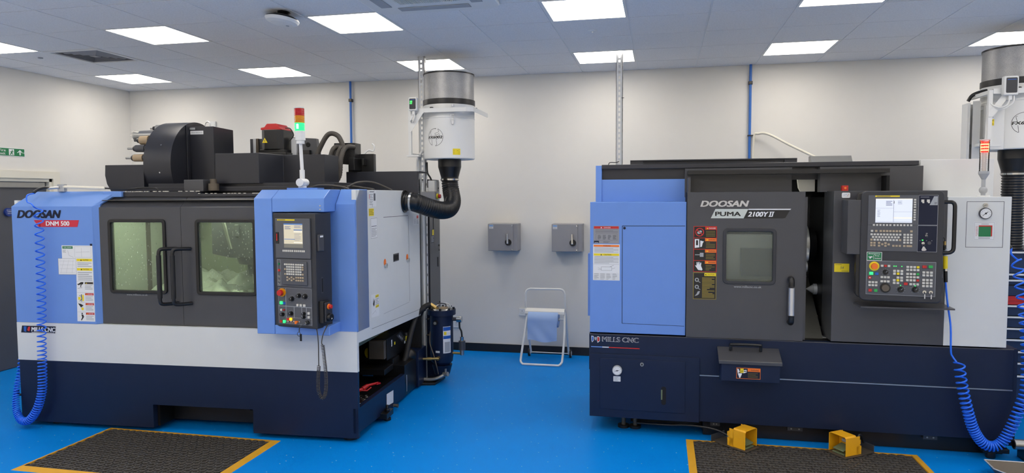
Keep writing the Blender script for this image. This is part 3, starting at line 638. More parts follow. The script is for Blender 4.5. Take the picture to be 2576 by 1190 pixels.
def key(par,xfm,u,v,w,h,mat,dep,y0,name='key'):
    m=MB(mat,xf=xfm@Matrix.Translation((0,0,0))); m.box(u-w/2,u+w/2,-y0-dep,-y0,v-h/2,v+h/2); return m.build(name,par)
for r,v in enumerate((1.345,1.328,1.311,1.294,1.277)):
    for i in range(9):
        if i==0 and r in (1,3): continue
        if i==8 and r==3: continue
        u=.113+i*.0183+(.004 if i>4 else 0)
        key(pend,PX,u,v,kw,.0115,'keytan' if i in (0,8) and r else 'key',.005,.016)
for v,us in ((1.254,(1,3,5,6,7,8)),(1.244,(2,4)),(1.234,(1,3,5,6,7,8))):
    for i in us: key(pend,PX,.113+i*.0183+(.004 if i>4 else 0),v,kw,.0115,'keytan',.005,.016)
for i in range(12): key(pend,PX,.098+i*.0158+(.004 if i>5 else 0),1.440,.011,.013,'key',.004,.012,'soft_key')
# operator panel
m=PFm(); m.rect(.03,.325,.915,1.182,'panelgrey',.002)
for a in ((.035,.32,.922,1.176),(.035,.10,1.045,1.176),(.10,.32,1.045,1.176),(.035,.10,.922,1.045),(.10,.17,.965,1.045),(.17,.235,.965,1.045),(.235,.275,.965,1.045),(.275,.32,.965,1.045)): m.outline(*a,.002,'lightink',.0028)
m.outline(.035,.10,1.0,1.045,.0015,'lightink',.003); pp('operator_panel',m)
def knob(u,v,r,par=pend,xfm=PX,tick=True,mat='black',name='rotary_knob'):
    m=MB(mat,xf=xfm); m.cyl((u,-.002,v),(u,-.010,v),r*1.1,n=20).cyl((u,-.010,v),(u,-.026,v),r*.85,r*.75,n=20)
    if tick:
        for k in range(9):
            a=math.radians(-135+270*k/8); m.xf=xfm@FRONT(0); m.line(u+r*1.4*math.sin(a),v+r*1.4*math.cos(a),u+r*1.65*math.sin(a),v+r*1.65*math.cos(a),.0018,'lightink',.0033)
        m.line(u,v,u+r*.5,v+r*.6,.003,'lightink',.0265)
    return m.build(name,par)
for u,v,r in ((.155,1.100,.016),(.215,1.125,.015),(.268,1.122,.017),(.145,.995,.015),(.070,.985,.014),(.255,1.0,.012),(.255,.975,.010)): knob(u,v,r)
m=PB('amber').cyl((.072,-.002,1.142),(.072,-.010,1.142),.030,n=28); m.cyl((.072,-.010,1.142),(.072,-.022,1.142),.012,n=16,m='red').cyl((.072,-.022,1.142),(.072,-.040,1.142),.022,.020,n=24,m='red'); pp('emergency_stop_button',m)
def lamp(u,v,w,mat,par=pend,xfm=PX,name='push_button',y0=.002,d=.01): 
    m=MB(mat,xf=xfm); m.box(u-w/2,u+w/2,-y0-d,-y0,v-w/2,v+w/2); return m.build(name,par,.0015)
for u,v,w,k in ((.062,1.068,.020,'glowgreen'),(.088,1.066,.018,'btnblue'),(.205,1.058,.017,'key'),(.232,1.058,.017,'key'),(.262,1.058,.017,'key'),(.062,1.017,.015,'key'),(.085,1.018,.010,'red'),
    (.118,.938+.015,.017,'btnred'),(.142,.955,.018,'glowamber'),(.058,.935,.018,'btnred'),(.085,.935,.019,'glowgreen'),(.297,1.005,.017,'key'),(.297,.978,.017,'key'),(.052,1.345,.014,'green'),(.052,1.300,.017,'btnred')): lamp(u,v,w,k)
for u in (.118,.145,.170,.215): 
    m=PB('chrome').cyl((u,-.002,.938),(u,-.008,.938),.007,n=12).cyl((u,-.008,.938),(u-.006,-.026,.930),.0025,.0035,n=8); pp('toggle_switch',m)
for v in (1.255,1.225,1.195+.005):
    m=PB('metalgrey').cyl((.052,-.002,v),(.052,-.008,v),.007,n=12).cyl((.052,-.008,v),(.055,-.022,v+.006),.002,.003,n=8); pp('toggle_switch',m)
m=PB('orange').box(.183,.203,-.020,-.002,.925,.945,); pp('switch_guard',m,.002)
# key switch with hanging keys
m=PB('black').cyl((.285,-.002,.938),(.285,-.014,.938),.015,n=20); m.cyl((.285,-.014,.938),(.285,-.03,.938),.006,n=10,m='chrome').tube(spline([(.285,-.03,.938),(.265,-.05,.925),(.245,-.045,.90),(.240,-.04,.875)],6),.004,8,'dark').lathe([(.013,-.002),(.016,0),(.013,.002)],(.240,-.045,.862),(0,1,0),18,'black').box(.250,.264,-.05,-.044,.815,.865,'black'); pp('key_switch',m)
# side face: small cover, slot, hand-wheel pendant
PS=PX@SIDE(.362)
m=MB('dark',xf=PX); m.box(.362,.378,.015,.075,1.44,1.555); m.xf=PS; m.rect(.03,.065,1.536,1.548,'paper',.0165); pp('interface_cover',m,.003)
m=MB('blackmat',xf=PS); m.rect(.052,.075,1.14,1.255,'dark',.001).rect(.058,.072,1.15,1.245,'blackmat',.0018); pp('recess_slot',m)
m=MB('black',xf=PX); m.box(.362,.40,.02,.10,.935,1.09); m.box(.40,.415,.03,.09,.945,1.08,'panelblk').xf=PX
m.cyl((.415,.06,1.05),(.425,.06,1.05),.020,n=16,m='orange').cyl((.425,.06,1.05),(.442,.06,1.05),.014,n=16,m='red').cyl((.415,.06,.975),(.440,.06,.975),.027,n=20,m='black').cyl((.44,.06,.975),(.452,.045,.965),.004,n=8,m='chrome')
pp('hand_wheel_pendant',m,.003)
m=MB('cable'); cc=coil([(-.158,-.235,.78),(-.150,-.235,.70),(-.138,-.235,.55),(-.145,-.235,.44),(-.170,-.235,.40),(-.195,-.235,.45),(-.198,-.235,.52),(-.19,-.235,.63)],.011,.003,lambda t:95,8)
m.tube(cc,.0028,5).tube(spline([(-.135,-.19,.92),(-.155,-.225,.86),(-.165,-.235,.80),(-.158,-.235,.78)],6),.004,6).tube(spline([(-.19,-.235,.63),(-.19,-.235,.70),(-.19,-.235,.80),(-.20,-.23,.88),(-.225,-.205,.905)],6),.004,6)
L('coiled_pendant_cable',m)
# --- roof: plates
m=MB('darktop'); m.box(-2.03,-1.32,.12,.30,1.825,1.862).box(-1.32,-.66,.12,.30,1.825,1.845).box(-2.7,-.1,.30,1.62,1.80,1.845).box(-1.90,-.30,.28,.34,1.865,1.90).box(-1.9,-.3,.34,1.0,1.845,1.93)
L('roof_plate',m,.003)
rd=random.Random(9); m=MB('key')
for k in range(40): x=rd.uniform(-1.95,-.7); m.box(x,x+.012,.125,.14,1.862 if x<-1.32 else 1.845,1.868 if x<-1.32 else 1.85)
L('swarf_on_roof',m,kind='stuff')
# tool drum
m=MB('darktop'); R_=.372; cy,cz=.72,2.085
m.lathe([(R_,-1.945),(R_,-1.70)],(0,cy,cz),(1,0,0),64); m.lathe([(R_,-1.70),(0,-1.70)],(0,cy,cz),(1,0,0),64); m.lathe([(R_,-1.945),(R_-.03,-1.945),(R_-.03,-1.93),(0.1,-1.93)],(0,cy,cz),(1,0,0),64)
L('tool_drum_cover',m)
m=MB('chrome')
for a,x in ((-10,-1.80),(25,-1.80),(-35,-1.84)):
    t_=math.radians(a); p=Vector((x,cy-R_*math.cos(t_),cz+R_*math.sin(t_))); m.cyl(p,p+Vector((0,-.006*math.cos(t_),.006*math.sin(t_))),.006,n=8)
L('drum_screws',m)
# tools sticking out of the drum
for zz,yy,kind in ((2.143,.40,'e'),(2.222,.425,'e'),(2.292,.465,'c'),(2.338,.52,'f'),(2.402,.60,'d'),(2.43,.70,'s')):
    m=MB('tan'); x=-1.945; c0=lambda a,b_,r0,r1=None,mm=None: m.cyl((x-a,yy,zz),(x-b_,yy,zz),r0,r1,18,mm)
    if kind=='e': c0(0,.03,.024,None,'dark'); c0(.03,.115,.031,.030,'tan' if zz<2.2 else 'dark'); c0(.115,.135,.030,.022,'black'); c0(.135,.195,.008,None,'steel')
    elif kind=='c': c0(0,.02,.024,None,'steel'); c0(.02,.10,.038,.036,'tan'); c0(.10,.13,.030,.02,'black'); c0(.13,.16,.010,None,'dark')
    elif kind=='f': 
        c0(0,.14,.044,.040,'steel'); c0(.14,.19,.03,.045,'metalgrey')
        for k in range(6):
            a=k*PI/3; m.box(x-.21,x-.18,yy+.035*math.cos(a)-.008,yy+.035*math.cos(a)+.008,zz+.035*math.sin(a)-.008,zz+.035*math.sin(a)+.008,'chrome')
    elif kind=='d': c0(0,.05,.03,None,'steel'); c0(.05,.08,.022,.018,'black'); c0(.08,.11,.007,None,'steel')
    else: c0(0,.04,.022,None,'metalgrey')
    L('tool_holder',m)
# box beside the drum
m=MB('darktop'); m.prism([(.60,1.93),(.60,2.41),(.90,2.405),(.90,1.93)],-1.70,-1.475,'x'); m.box(-1.70,-1.69,.56,.6,1.93,2.42)
L('magazine_gearbox_cover',m,.003)
m=MB('paper',xf=FRONT(.60)); m.rect(-1.715+.03,-1.565,2.345,2.375,'paper',.0015); m.text('AIR BLOW BRAKE MOTOR',-1.675,2.356,.009,'ink',w=.10,h=.002); m.rect(-1.70,-1.64,2.385,2.402,'lightink',.0015); L('motor_label',m)
m=MB('white').lathe([(.030,-.006),(.037,0),(.030,.006),(.023,0),(.030,-.006)],(-1.62,.75,2.437),(.3,1,0),22); L('lifting_eye',m)
# trough to the left of the drum
m=MB('darktop'); m.prism([(-2.295,2.085),(-2.30,2.0),(-2.285,1.93),(-2.25,1.87),(-1.945,1.87),(-1.945,2.085)],.35,.72,'y'); L('chip_guard',m,.003)
m=MB('toolblue').box(-2.45,-2.25,1.0,1.2,1.86,1.93); L('rear_blue_cover',m)
# column cover
m=MB('darktop'); m.prism([(-1.275,.30),(-.905,.30),(-.855,.60),(-.495,.60),(-.485,.86),(-1.275,.86)],1.925,2.163,'z'); L('spindle_column_cover',m,.003)
m=MB('dark'); m.box(-1.465,-1.30,.17,.28,1.862,1.955); L('sensor_box',m,.004)
m=MB('brown'); m.cyl((-1.245,.22,1.87),(-1.245,.22,1.925),.04,n=20).cyl((-1.245,.22,1.925),(-1.245,.22,1.96),.026,n=16); L('lock_cylinder',m)
# spindle motor
m=MB('black'); m.box(-1.36,-1.06,1.05,1.35,2.19,2.215).box(-1.33,-1.09,1.08,1.32,2.215,2.245)
m.prism([(-1.315,1.10),(-1.27,1.06),(-1.15,1.06),(-1.105,1.10),(-1.105,1.28),(-1.315,1.28)],2.245,2.42,'z'); L('spindle_motor',m,.004)
m=MB('redlens'); m.prism([(-1.315,2.42),(-1.105,2.42),(-1.14,2.445),(-1.165,2.475),(-1.255,2.475),(-1.28,2.445),(-1.315,2.44)],1.08,1.28,'y','red'); L('motor_cap',m,.003)
m=MB('yellow'); m.xf=FRONT(1.06); m.tri(-1.265,2.325,.052,'yellow',.002).rect(-1.268,-1.262,2.312,2.33,'ink',.003); L('hazard_triangle',m)
m=MB('dark'); m.box(-1.49,-1.32,1.2,1.24,2.14,2.352).box(-1.455,-1.425,1.19,1.2,2.15,2.355,'galv').box(-1.425,-1.40,1.185,1.2,2.15,2.353,'brown'); L('left_bracket',m,.002)
m=MB('dark'); m.prism([(-1.08,2.12),(-.81,2.12),(-.845,2.345),(-1.08,2.36)],1.2,1.26,'y').box(-1.07,-1.02,1.17,1.2,2.12,2.35,'galv').box(-.985,-.89,1.16,1.2,2.19,2.24,'black').cyl((-.92,1.195,2.29),(-.92,1.2,2.29),.022,n=16,m='blackmat'); L('right_bracket',m,.002)
m=MB('black').tube(spline([(-1.11,1.15,2.44),(-1.05,1.12,2.43),(-1.02,1.12,2.37),(-1.06,1.12,2.32)],8),.005,8); L('motor_lead',m)
# hoses and cable box
m=MB('cable').tube(spline([(-.83,1.15,2.14),(-.78,1.15,2.26),(-.70,1.15,2.375),(-.61,1.15,2.36),(-.56,1.15,2.26)],10),.022,12); L('cable_hose',m)
m=MB('black').prism([(-.70,2.12),(-.475,2.10),(-.475,2.30),(-.67,2.30)],1.2,1.35,'y').box(-.50,-.45,1.12,1.3,2.05,2.16); L('cable_box',m,.003)
for k in range(3):
    x=-.64+k*.065
    P_=spline([(x+.03,1.2,2.26),(x+.005,1.12,2.25),(x-.02,1.10,2.18),(x-.035,1.08,2.05),(x-.06,1.08,1.95)] if k<2 else [(x+.03,1.2,2.26),(x+.0,1.08,2.25),(x-.02,1.02,2.15),(x-.03,1.0,2.0),(x-.09,.98,1.90)],14)
    m=MB('cable').tube(P_,.022,12,rf=lambda i:.0225 if i%2 else .0195); L('cable_hose',m)
m=MB('black').box(-.58,-.335,1.30,1.36,1.95,2.205).box(-.42,-.40,1.22,1.3,2.1,2.16); L('rear_plate',m,.003)
m=MB('darktop').box(-.56,.105,1.20,1.26,1.84,2.04).box(-.56,.105,1.26,1.55,2.03,2.04); L('rear_guard',m,.003)
m=MB('white').tube(spline([(-.44,1.32,2.20),(-.40,1.34,2.24),(-.36,1.36,2.235),(-.35,1.36,2.28),(-.37,1.36,2.30)],8),.008,8); L('clear_tube',m)
for P_ in ([(-.40,.5,1.872),(-.25,.48,1.90),(-.1,.45,1.885),(0,.4,1.872)],[(-.2,.3,1.872),(-.12,.35,1.925),(.0-.08,.6,1.93),(.0-.03,.9,1.872)],[(-.45,.2,1.88),(-.35,.2,1.905),(-.2,.2,1.895),(-.12,.2,1.875)]):
    L('roof_cable',MB('cable').tube(spline(P_,8),.008,8))
# signal tower
m=MB('blue').box(-.56,-.32,.08,.2,1.868,1.885); m.cyl((-.47,.15,1.885),(-.47,.15,1.90),.03,n=16,m='white').sphere((-.468,.15,1.925),.034,16,'white',(1,.8,1)).cyl((-.468,.10,1.925),(-.468,.2,1.925),.03,n=18,m='white').cyl((-.47,.15,1.95),(-.47,.15,2.02),.019,n=16,m='white').cyl((-.47,.15,2.02),(-.478,.15,2.22),.013,n=14,m='white').cyl((-.478,.15,2.215),(-.478,.15,2.24),.030,n=20,m='white').cyl((-.478,.15,2.24),(-.480,.15,2.31),.037,.037,n=24,m='white')
tw=L('signal_tower',m)
MB('white').cyl((-.4835,.15,2.478),(-.484,.15,2.486),.037,n=24,m='white').build('cap',tw)
for z0_,z1_,k,nm in ((2.311,2.370,'glowgreen','green_lens'),(2.370,2.424,'amber','amber_lens'),(2.424,2.478,'redlens','red_lens')):
    q=MB(k); n_=7; pr=[]
    for i in range(n_*2+1): pr.append((.0375 if i%2 else .0355, z0_+(z1_-z0_)*i/(2*n_)))
    q.lathe(pr,(-.482,.15,0),n=24); q.build(nm,tw)
MB('glowcore').cyl((-.482,.128,2.325),(-.482,.128,2.36),.016,n=12).build('lamp',tw)
# air gun fitting on the left roof + pipe
m=MB('lightink').box(-2.52,-2.46,.10,.13,1.868,1.925).cyl((-2.6,.10,1.895),(-2.50,.10,1.90),.010,n=12,m='chrome').tube(spline([(-2.66,.02,1.86),(-2.655,.06,1.885),(-2.63,.1,1.90),(-2.59,.10,1.897)],6),.011,10,'black')
m.cyl((-2.47,.11,1.905),(-2.12,.13,1.893),.012,n=12,m='cream').tube(spline([(-2.14,.13,1.893),(-1.95,.15,1.885),(-1.8,.14,1.895),(-1.68,.13,1.89),(-1.66,.13,1.87)],8),.006,8,'black')
L('air_line_bracket',m)
# rear electrical cabinet
m=MB('darktop'); m.box(-.45,-.005,1.95,2.33,.60,1.985); m.box(-.005,.0,1.95,2.33,.62,1.97,'dark'); cab=L('electrical_cabinet',m,.004)
m=MB('black'); 
for y,z in ((2.00,1.95),(2.29,1.9),(2.29,1.3),(2.29,1.25),(2.02,.66),(2.29,.70)): m.cyl((.0,y,z),(.006,y,z),.009,n=8)
m.box(.0005,.004,2.08,2.086,1.48,1.95).box(.0005,.006,2.23,2.25,1.08,1.18); m.build('cabinet_fastener',cab)
m=MB('yellow',xf=SIDE(.0005)); m.rect(1.98,2.10,1.34,1.48,'ink',.001).rect(2.03,2.09,1.42,1.475,'yellow',.002).lines(1.99,2.08,1.35,1.41,4,'lightink',.002); m.build('rating_plate',cab)
m=MB('switchgrey').box(-.05,.10,1.80,1.95,1.77,1.86); m.cyl((.06,1.87,1.815),(.115,1.87,1.815),.028,n=16,m='yellow').cyl((.115,1.87,1.815),(.14,1.87,1.815),.020,n=14,m='red'); m.box(-.02,.02,1.86,1.92,1.86,1.90,'white'); L('isolator_box',m,.005)
# machinery seen in the side opening
m=MB('black'); m.box(-.27,-.13,.93,.98,.40,.56,'brown').prism([(.98,.38),(1.50,.36),(1.50,.50),(1.38,.57),(.98,.57)],-.30,-.12,'x'); m.xf=SIDE(-.12); m.poly([(1.22,.55),(1.34,.565),(1.48,.47),(1.38,.46)],'dark',.003)
for k in range(3): m.rect(1.29+.04*k,1.315+.04*k,.52-.02*k,.54-.02*k,'lightink',.004)
m.rect(1.08,1.105,.48,.54,'paper',.003).rect(1.16,1.19,.48,.505,'yellow',.003).rect(1.44,1.475,.43,.455,'paper',.004); L('hydraulic_unit',m,.003)
for (x,y,z,r,h) in ((-.34,1.36,.40,.085,.26),(-.17,1.44+.12,.36,.07,.16)):
    m=MB('yellow'); m.cyl((x,y,z),(x,y,z+h*.5),r,n=24,m='black').cyl((x,y,z+h*.5),(x,y,z+h*.8),r*1.02,n=24,m='yellow').cyl((x,y,z+h*.8),(x,y,z+h),r,r*.8,n=24,m='black'); m.tube(spline([(x-.02,y-r,z+h*.9),(x+.01,y-r*1.1,z+h*.5),(x+.02,y-r*1.2,z+.02)],6),.009,6,'black'); L('coolant_pump',m)
m=MB('yellow').cyl((-.33,1.08,.415),(-.31,1.13,.415),.05,n=20); L('yellow_fan_cover',m)
m=MB('black').box(-.7,-.10,.85,1.08,.28,.33).box(-.4,-.10,1.08,1.25,.31,.37).sphere((-.06,1.40,.33),.07,16,'black'); L('coolant_pump_base',m,.004)
m=MB('rubber').tube(spline([(.03,1.62,.74),(-.02,1.56,.70),(-.04,1.45,.58),(-.05,1.36,.45),(-.06,1.30,.33),(-.08,1.26,.26)],10),.026,14); L('coolant_hose',m)
# --- filter canister standing beside the machine
FC=empty('coolant_filter',(4.615,-1.345,0),0,label='black coolant filter canister with silver fittings behind the milling machine',cat='filter')
fx,fy=0,0
m=MB('navy'); m.lathe([(0,.155),(.07,.165),(.105,.205),(.112,.26),(.112,.66),(.138,.665),(.138,.715),(0,.715)],(fx,fy,0),n=36); m.m='navy'
m.cyl((0,0,.075),(0,0,.17),.075,.10,n=24,m='navy'); m.build('canister_body',FC)
m=MB('navy').box(-.17,-.04,.06,.20,.0,.66).box(-.17,-.02,.02,.10,.60,.61,'dark').box(-.17,-.02,.02,.10,.44,.45,'brown').box(-.13,-.03,.0,.08,.25,.62); m.build('stand_column',FC,.004)
m=MB('black').prism([(-.16,-.20),(-.02,-.16),(.0,.10),(-.16,.10)],0,.025,'z'); m.build('foot_plate',FC,.004)
m=MB('steel'); 
m.cyl((0,0,.715),(0,0,.725),.11,.10,n=30)
m.build('lid',FC)
for k in range(8):
    a=k*PI/4+.2; MB('black').cyl((.118*math.cos(a),.118*math.sin(a),.715),(.118*math.cos(a),.118*math.sin(a),.735),.012,n=6).build('lid_bolt',FC)
MB('dark').tube(spline([(-.04,0,.72),(-.04,0,.765),(.04,0,.765),(.04,0,.72)],6),.006,8).build('lid_handle',FC)
MB('tan').box(.0,.06,-.05,.02,.726,.738).build('wooden_offcut',FC)
m=MB('black').cyl((-.02,-.11,.60),(-.02,-.145,.60),.022,n=16); m.cyl((-.02,-.145,.60),(-.02,-.15,.60),.014,n=14,m='metalgrey'); m.build('side_port',FC)
m=MB('dark').cyl((.10,.0,.62),(.155,0,.62),.018,n=14); m.cyl((.155,0,.62),(.205,0,.62),.030,n=18,m='chrome').tube(spline([(.18,0,.60),(.182,0,.54),(.20,0,.50),(.205,0,.44)],6),.009,8,'black').cyl((.205,0,.45),(.205,0,.40),.018,n=12,m='chrome').cyl((.205,0,.41),(.205,0,.32),.033,n=18,m='dark').cyl((.205,0,.32),(.205,0,.27),.02,n=12,m='steel').cyl((.205,0,.285),(.10,0,.285),.012,n=10,m='brass'); m.build('pressure_gauge_line',FC)
m=MB('paper'); N=8
def cl(a0,a1,z0,z1,r,k):
    vs=[(r*math.sin(a0+(a1-a0)*i/N),-r*math.cos(a0+(a1-a0)*i/N),z) for z in (z0,z1) for i in range(N+1)]
    m.add(vs,[(i,i+1,N+2+i,N+1+i) for i in range(N)],k,True)
cl(.42,1.15,.30,.56,.1135,'paper'); cl(.44,1.13,.52,.555,.1145,'btnblue'); cl(.44,1.13,.44,.47,.1145,'btnblue'); cl(.55,1.05,.31,.41,.1145,'lightink'); cl(.5,.72,.48,.51,.1145,'yellow'); cl(-.25,.12,.305,.325,.1135,'paper')
m.build('canister_label',FC,recalc=False)
m=MB('brass').cyl((.0,-.105,.255),(.0,-.14,.255),.018,n=12).cyl((.01,-.13,.255),(-.20,-.17,.25),.012,n=12).cyl((-.06,-.143,.253),(-.10,-.15,.252),.018,n=6); m.tube(spline([(-.20,-.17,.25),(-.30,-.2,.235),(-.42,-.2,.23)],6),.013,10,'brown'); m.build('inlet_pipe',FC)
m=MB('metalgrey').tube(spline([(.05,-.09,.09),(0,-.12,.065),(-.08,-.13,.045),(-.2,-.13,.05)],8),.016,10).cyl((.04,-.085,.09),(.09,-.10,.10),.022,n=12).box(.06,.075,-.105,-.09,.10,.15); m.build('drain_valve',FC)
m=MB('brown').tube(spline([(-.10,-.05,.50),(-.09,-.10,.40),(-.04,-.13,.28),(-.01,-.14,.18),(0,-.12,.10)],8),.006,8); m.build('drain_tube',FC)
m=MB('brass').cyl((-.05,-.03,.73),(-.10,-.045,.765),.022,n=12).cyl((-.05,-.03,.715),(-.05,-.03,.735),.03,n=12); m.tube(spline([(-.10,-.045,.765),(-.16,-.09,.73),(-.20,-.14,.62)],8),.026,12,'rubber'); m.build('outlet_hose',FC)
m=MB('galv').tube(spline([(.10,.02,.72),(.05,.05,.76),(-.02,.02,.765),(-.05,-.03,.74)],6),.006,8); m.build('bleed_tube',FC)
# gripper tool lying on the swarf
m=MB('toolred'); m.xf=Matrix.Translation((4.34,-2.62,.245))@Matrix.Rotation(math.radians(62),4,'Z')
m.cyl((-.15,0,0),(.02,0,.012),.015,.013,n=12).cyl((.02,0,.012),(.07,.0,.03),.02,.016,n=10).cyl((.07,0,.03),(.17,0,.03),.012,.009,n=10).box(.15,.19,-.02,.02,.022,.034).tube([(-.02,0,.01),(.04,-.03,.0),(.08,-.035,.02)],.006,8)
m.build('coolant_gun',label='red plastic gun lying in the swarf tray inside the side opening',cat='tool')
# blue coiled hose left
m=MB('hoseblue')
Lw=lambda p: tuple(LM_M@Vector(p))
LM_M=Matrix.Translation((4.54,-3.10,0))@Matrix.Rotation(math.radians(3),4,'Z')
path=[Lw(p) for p in ((-2.555,-.055,1.755),(-2.548,-.06,1.6),(-2.553,-.06,1.3),(-2.560,-.06,1.0),(-2.572,-.06,.7),(-2.578,-.06,.45),(-2.585,-.065,.30),(-2.62,-.08,.165),(-2.69,-.085,.075),(-2.765,-.08,.065),(-2.825,-.06,.12),(-2.852,-.04,.20),(-2.868,-.01,.30),(-2.872,.03,.42),(-2.878,.06,.55))]
cc=coil(path,.029,.005,lambda t:(13 if t<.05 else 13+22*t if t<.45 else 25+120*(t-.45) if t<.75 else max(26,66-170*(t-.78))),12,6,rf=lambda t:1 if t<.72 else max(.66,1-2.2*(t-.72)))
lead=spline([Lw((-2.66,.03,1.855)),Lw((-2.665,-.035,1.84)),Lw((-2.64,-.065,1.79)),Lw((-2.60,-.07,1.775)),cc[0]],6)
m.tube(lead[:-1]+cc,.0052,6)
m.build('coiled_air_hose',label='blue coiled air hose hanging in front of the milling machine on the left',cat='hose')
# ================================================================= LATHE (frame: x right from the left front corner, y into the machine)
LT=empty('cnc_lathe',(6.18,-2.50,0),0,label='wide blue and dark grey turning lathe with sliding windowed door and swivel control panel',cat='machine tool')
def T_(name,mb,bevel=0,**k): return mb.build(name,LT,bevel,**k)
b=MB('navy'); b.box(0,.815,-.01,.06,.125,.612).box(-.005,2.87,0,.06,.485,.762).box(.815,2.87,.004,.06,.13,.477).box(2.855,2.905,.02,.9,.09,.762).box(-.005,.05,.06,1.0,.125,.762).box(0,2.87,.95,1.0,.125,.762)
b.box(.85,2.87,.10,.14,.0,.13,'black').box(.3,.85,.30,.34,.0,.13,'black').box(.85,.88,.14,.34,0,.13,'black').box(.1,2.8,.06,.9,.128,.132,'black')
b.box(0,2.87,.06,.22,.745,.755,'black').box(1.50,1.75,.22,.9,.70,.705,'interior2')
T_('base',b,.003)
m=MB('steel'); m.box(.815,2.87,-.004,.004,.477,.485).box(-.005,2.87,-.004,.004,.758,.764,'dark'); T_('base_trim',m)
for x in (.25,.34,2.72): 
    m=MB('black').cyl((x,.16,0),(x,.16,.02),.045,n=18).cyl((x,.16,.02),(x,.16,.13),.016,n=10,m='brown'); T_('levelling_foot',m)
m=MB('black').box(2.70,2.86,-.02,.10,.045,.075).cyl((2.76,.02,0),(2.76,.02,.045),.03,n=16); T_('foot_bracket',m,.003)
for x0,x1 in ((1.448,1.552),(2.352,2.442),(.90,.97)):
    m=MB('dark').box(x0,x1,.06,.10,.085,.118).cyl((x0+.025,.058,.10),(x0+.025,.062,.10),.006,n=8,m='metalgrey').cyl((x1-.025,.058,.10),(x1-.025,.062,.10),.006,n=8,m='metalgrey'); T_('jack_lug',m)
# lower left door panel
m=MB('navy').box(.079,.711,-.016,-.01,.188,.581); pd=T_('tank_door',m,.002)
m=MB('blackmat',xf=FRONT(-.0165)); m.poly(rrect(.538,.573,.245,.385,.017),'blackmat',.0006); m.build('handle_slot',pd)
m=MB('yellow').box(.536,.546,-.019,-.0165,.285,.360,'olive'); m.build('level_gauge',pd)
m=MB('metalgrey').cyl((.394,-.016,.547),(.394,-.028,.547),.014,n=18); m.cyl((.394,-.028,.547),(.394,-.03,.547),.007,n=12,m='black'); m.build('lock',pd)
m=MB('lightink').cyl((.21,-.016,.495),(.21,-.040,.495),.036,n=30); m.cyl((.21,-.04,.495),(.21,-.042,.495),.031,n=30,m='paper'); m.xf=FRONT(-.042)
m.line(.19,.490,.226,.498,.003,'black',.001).disc(.21,.495,.005,'black',.0015,10)
for k in range(9):
    a=math.radians(-130+260*k/8); m.line(.21+.022*math.sin(a),.495+.022*math.cos(a),.21+.028*math.sin(a),.495+.028*math.cos(a),.0015,'ink',.001)
m.build('pressure_gauge',pd)
m=MB('paper',xf=FRONT(-.0165)); m.rect(.181,.235,.406,.446,'paper',.001).lines(.186,.215,.41,.44,4,'lightink').outline(.218,.230,.418,.432,.0015,'lightink'); m.build('gauge_label',pd)
# logo on the base
m=MB('navy',xf=FRONT(-.0)); m.poly([(.012,.748),(.028,.746),(.032,.735),(.030,.71),(.018,.697),(.013,.71)],'txtwhite',.0052).poly([(.016,.743),(.026,.742),(.029,.733),(.027,.712),(.019,.703),(.016,.712)],'btnblue',.006)
m.poly([(.036,.735),(.044,.74),(.052,.735),(.050,.718),(.044,.712),(.038,.718)],'lightink',.0056)
m.poly([(.055,.742),(.064,.745),(.076,.740),(.077,.708),(.066,.700),(.061,.694),(.055,.710)],'txtwhite',.0052).poly([(.058,.738),(.065,.741),(.073,.736),(.074,.711),(.065,.705),(.061,.702),(.058,.712)],'redlens',.006)
m.text('MILLS CNC',.096,.708,.034,'txtwhite',w=.270,h=.0052,bold=.05).text('MILLS CNC',.0975,.7095,.031,'txtnavy',w=.269,h=.006,bold=.008)
m.rect(.010,.10,.660,.667,'blue',.0052).rect(.095,.145,.660,.667,'txtwhite',.0054).rect(.145,.375,.659,.666,'redlens',.0055)
T_('brand_lettering',m)
# chip box with sloping lid and handle
m=MB('navy'); m.prism([(-.16,.49),(-.0,.455),(-.0,.66),(-.16,.62)],.955,1.352,'x'); bx=T_('coolant_box',m,.003)
m=MB('dark'); m.prism([(-.175,.615),(-.175,.640),(.0,.705),(.0,.69)],.937,1.366,'x'); m.build('lid',bx,.003)
m=MB('black'); m.tube(spline([(1.03,-.05,.69),(1.03,-.055,.725),(1.045,-.06,.735),(1.22,-.06,.735),(1.235,-.055,.725),(1.235,-.05,.69)],5),.011,10); m.build('handle',bx)
m=MB('orange',xf=FRONT(-.16)); m.poly([(1.059,.512),(1.222,.512),(1.222,.590),(1.059,.590)],'orange',.001).rect(1.062,1.219,.515,.587,'txtnavy',.0014).rect(1.135,1.219,.565,.587,'orange',.002).text('WARNING',1.155,.570,.012,'txtnavy',w=.055,h=.0026).lines(1.137,1.205,.52,.558,4,'txtgold',.002,.002)
m.poly([(1.064,.583),(1.075,.58),(1.085,.555),(1.11,.552),(1.13,.560),(1.128,.567),(1.112,.562),(1.108,.567),(1.13,.572),(1.128,.577),(1.10,.573),(1.095,.54),(1.085,.517),(1.08,.517),(1.068,.55)],'txtwhite',.002).rect(1.085,1.108,.555,.585,'yellow',.0026).tri(1.096,.568,.010,'txtnavy',.003)
m.build('warning_label',bx)
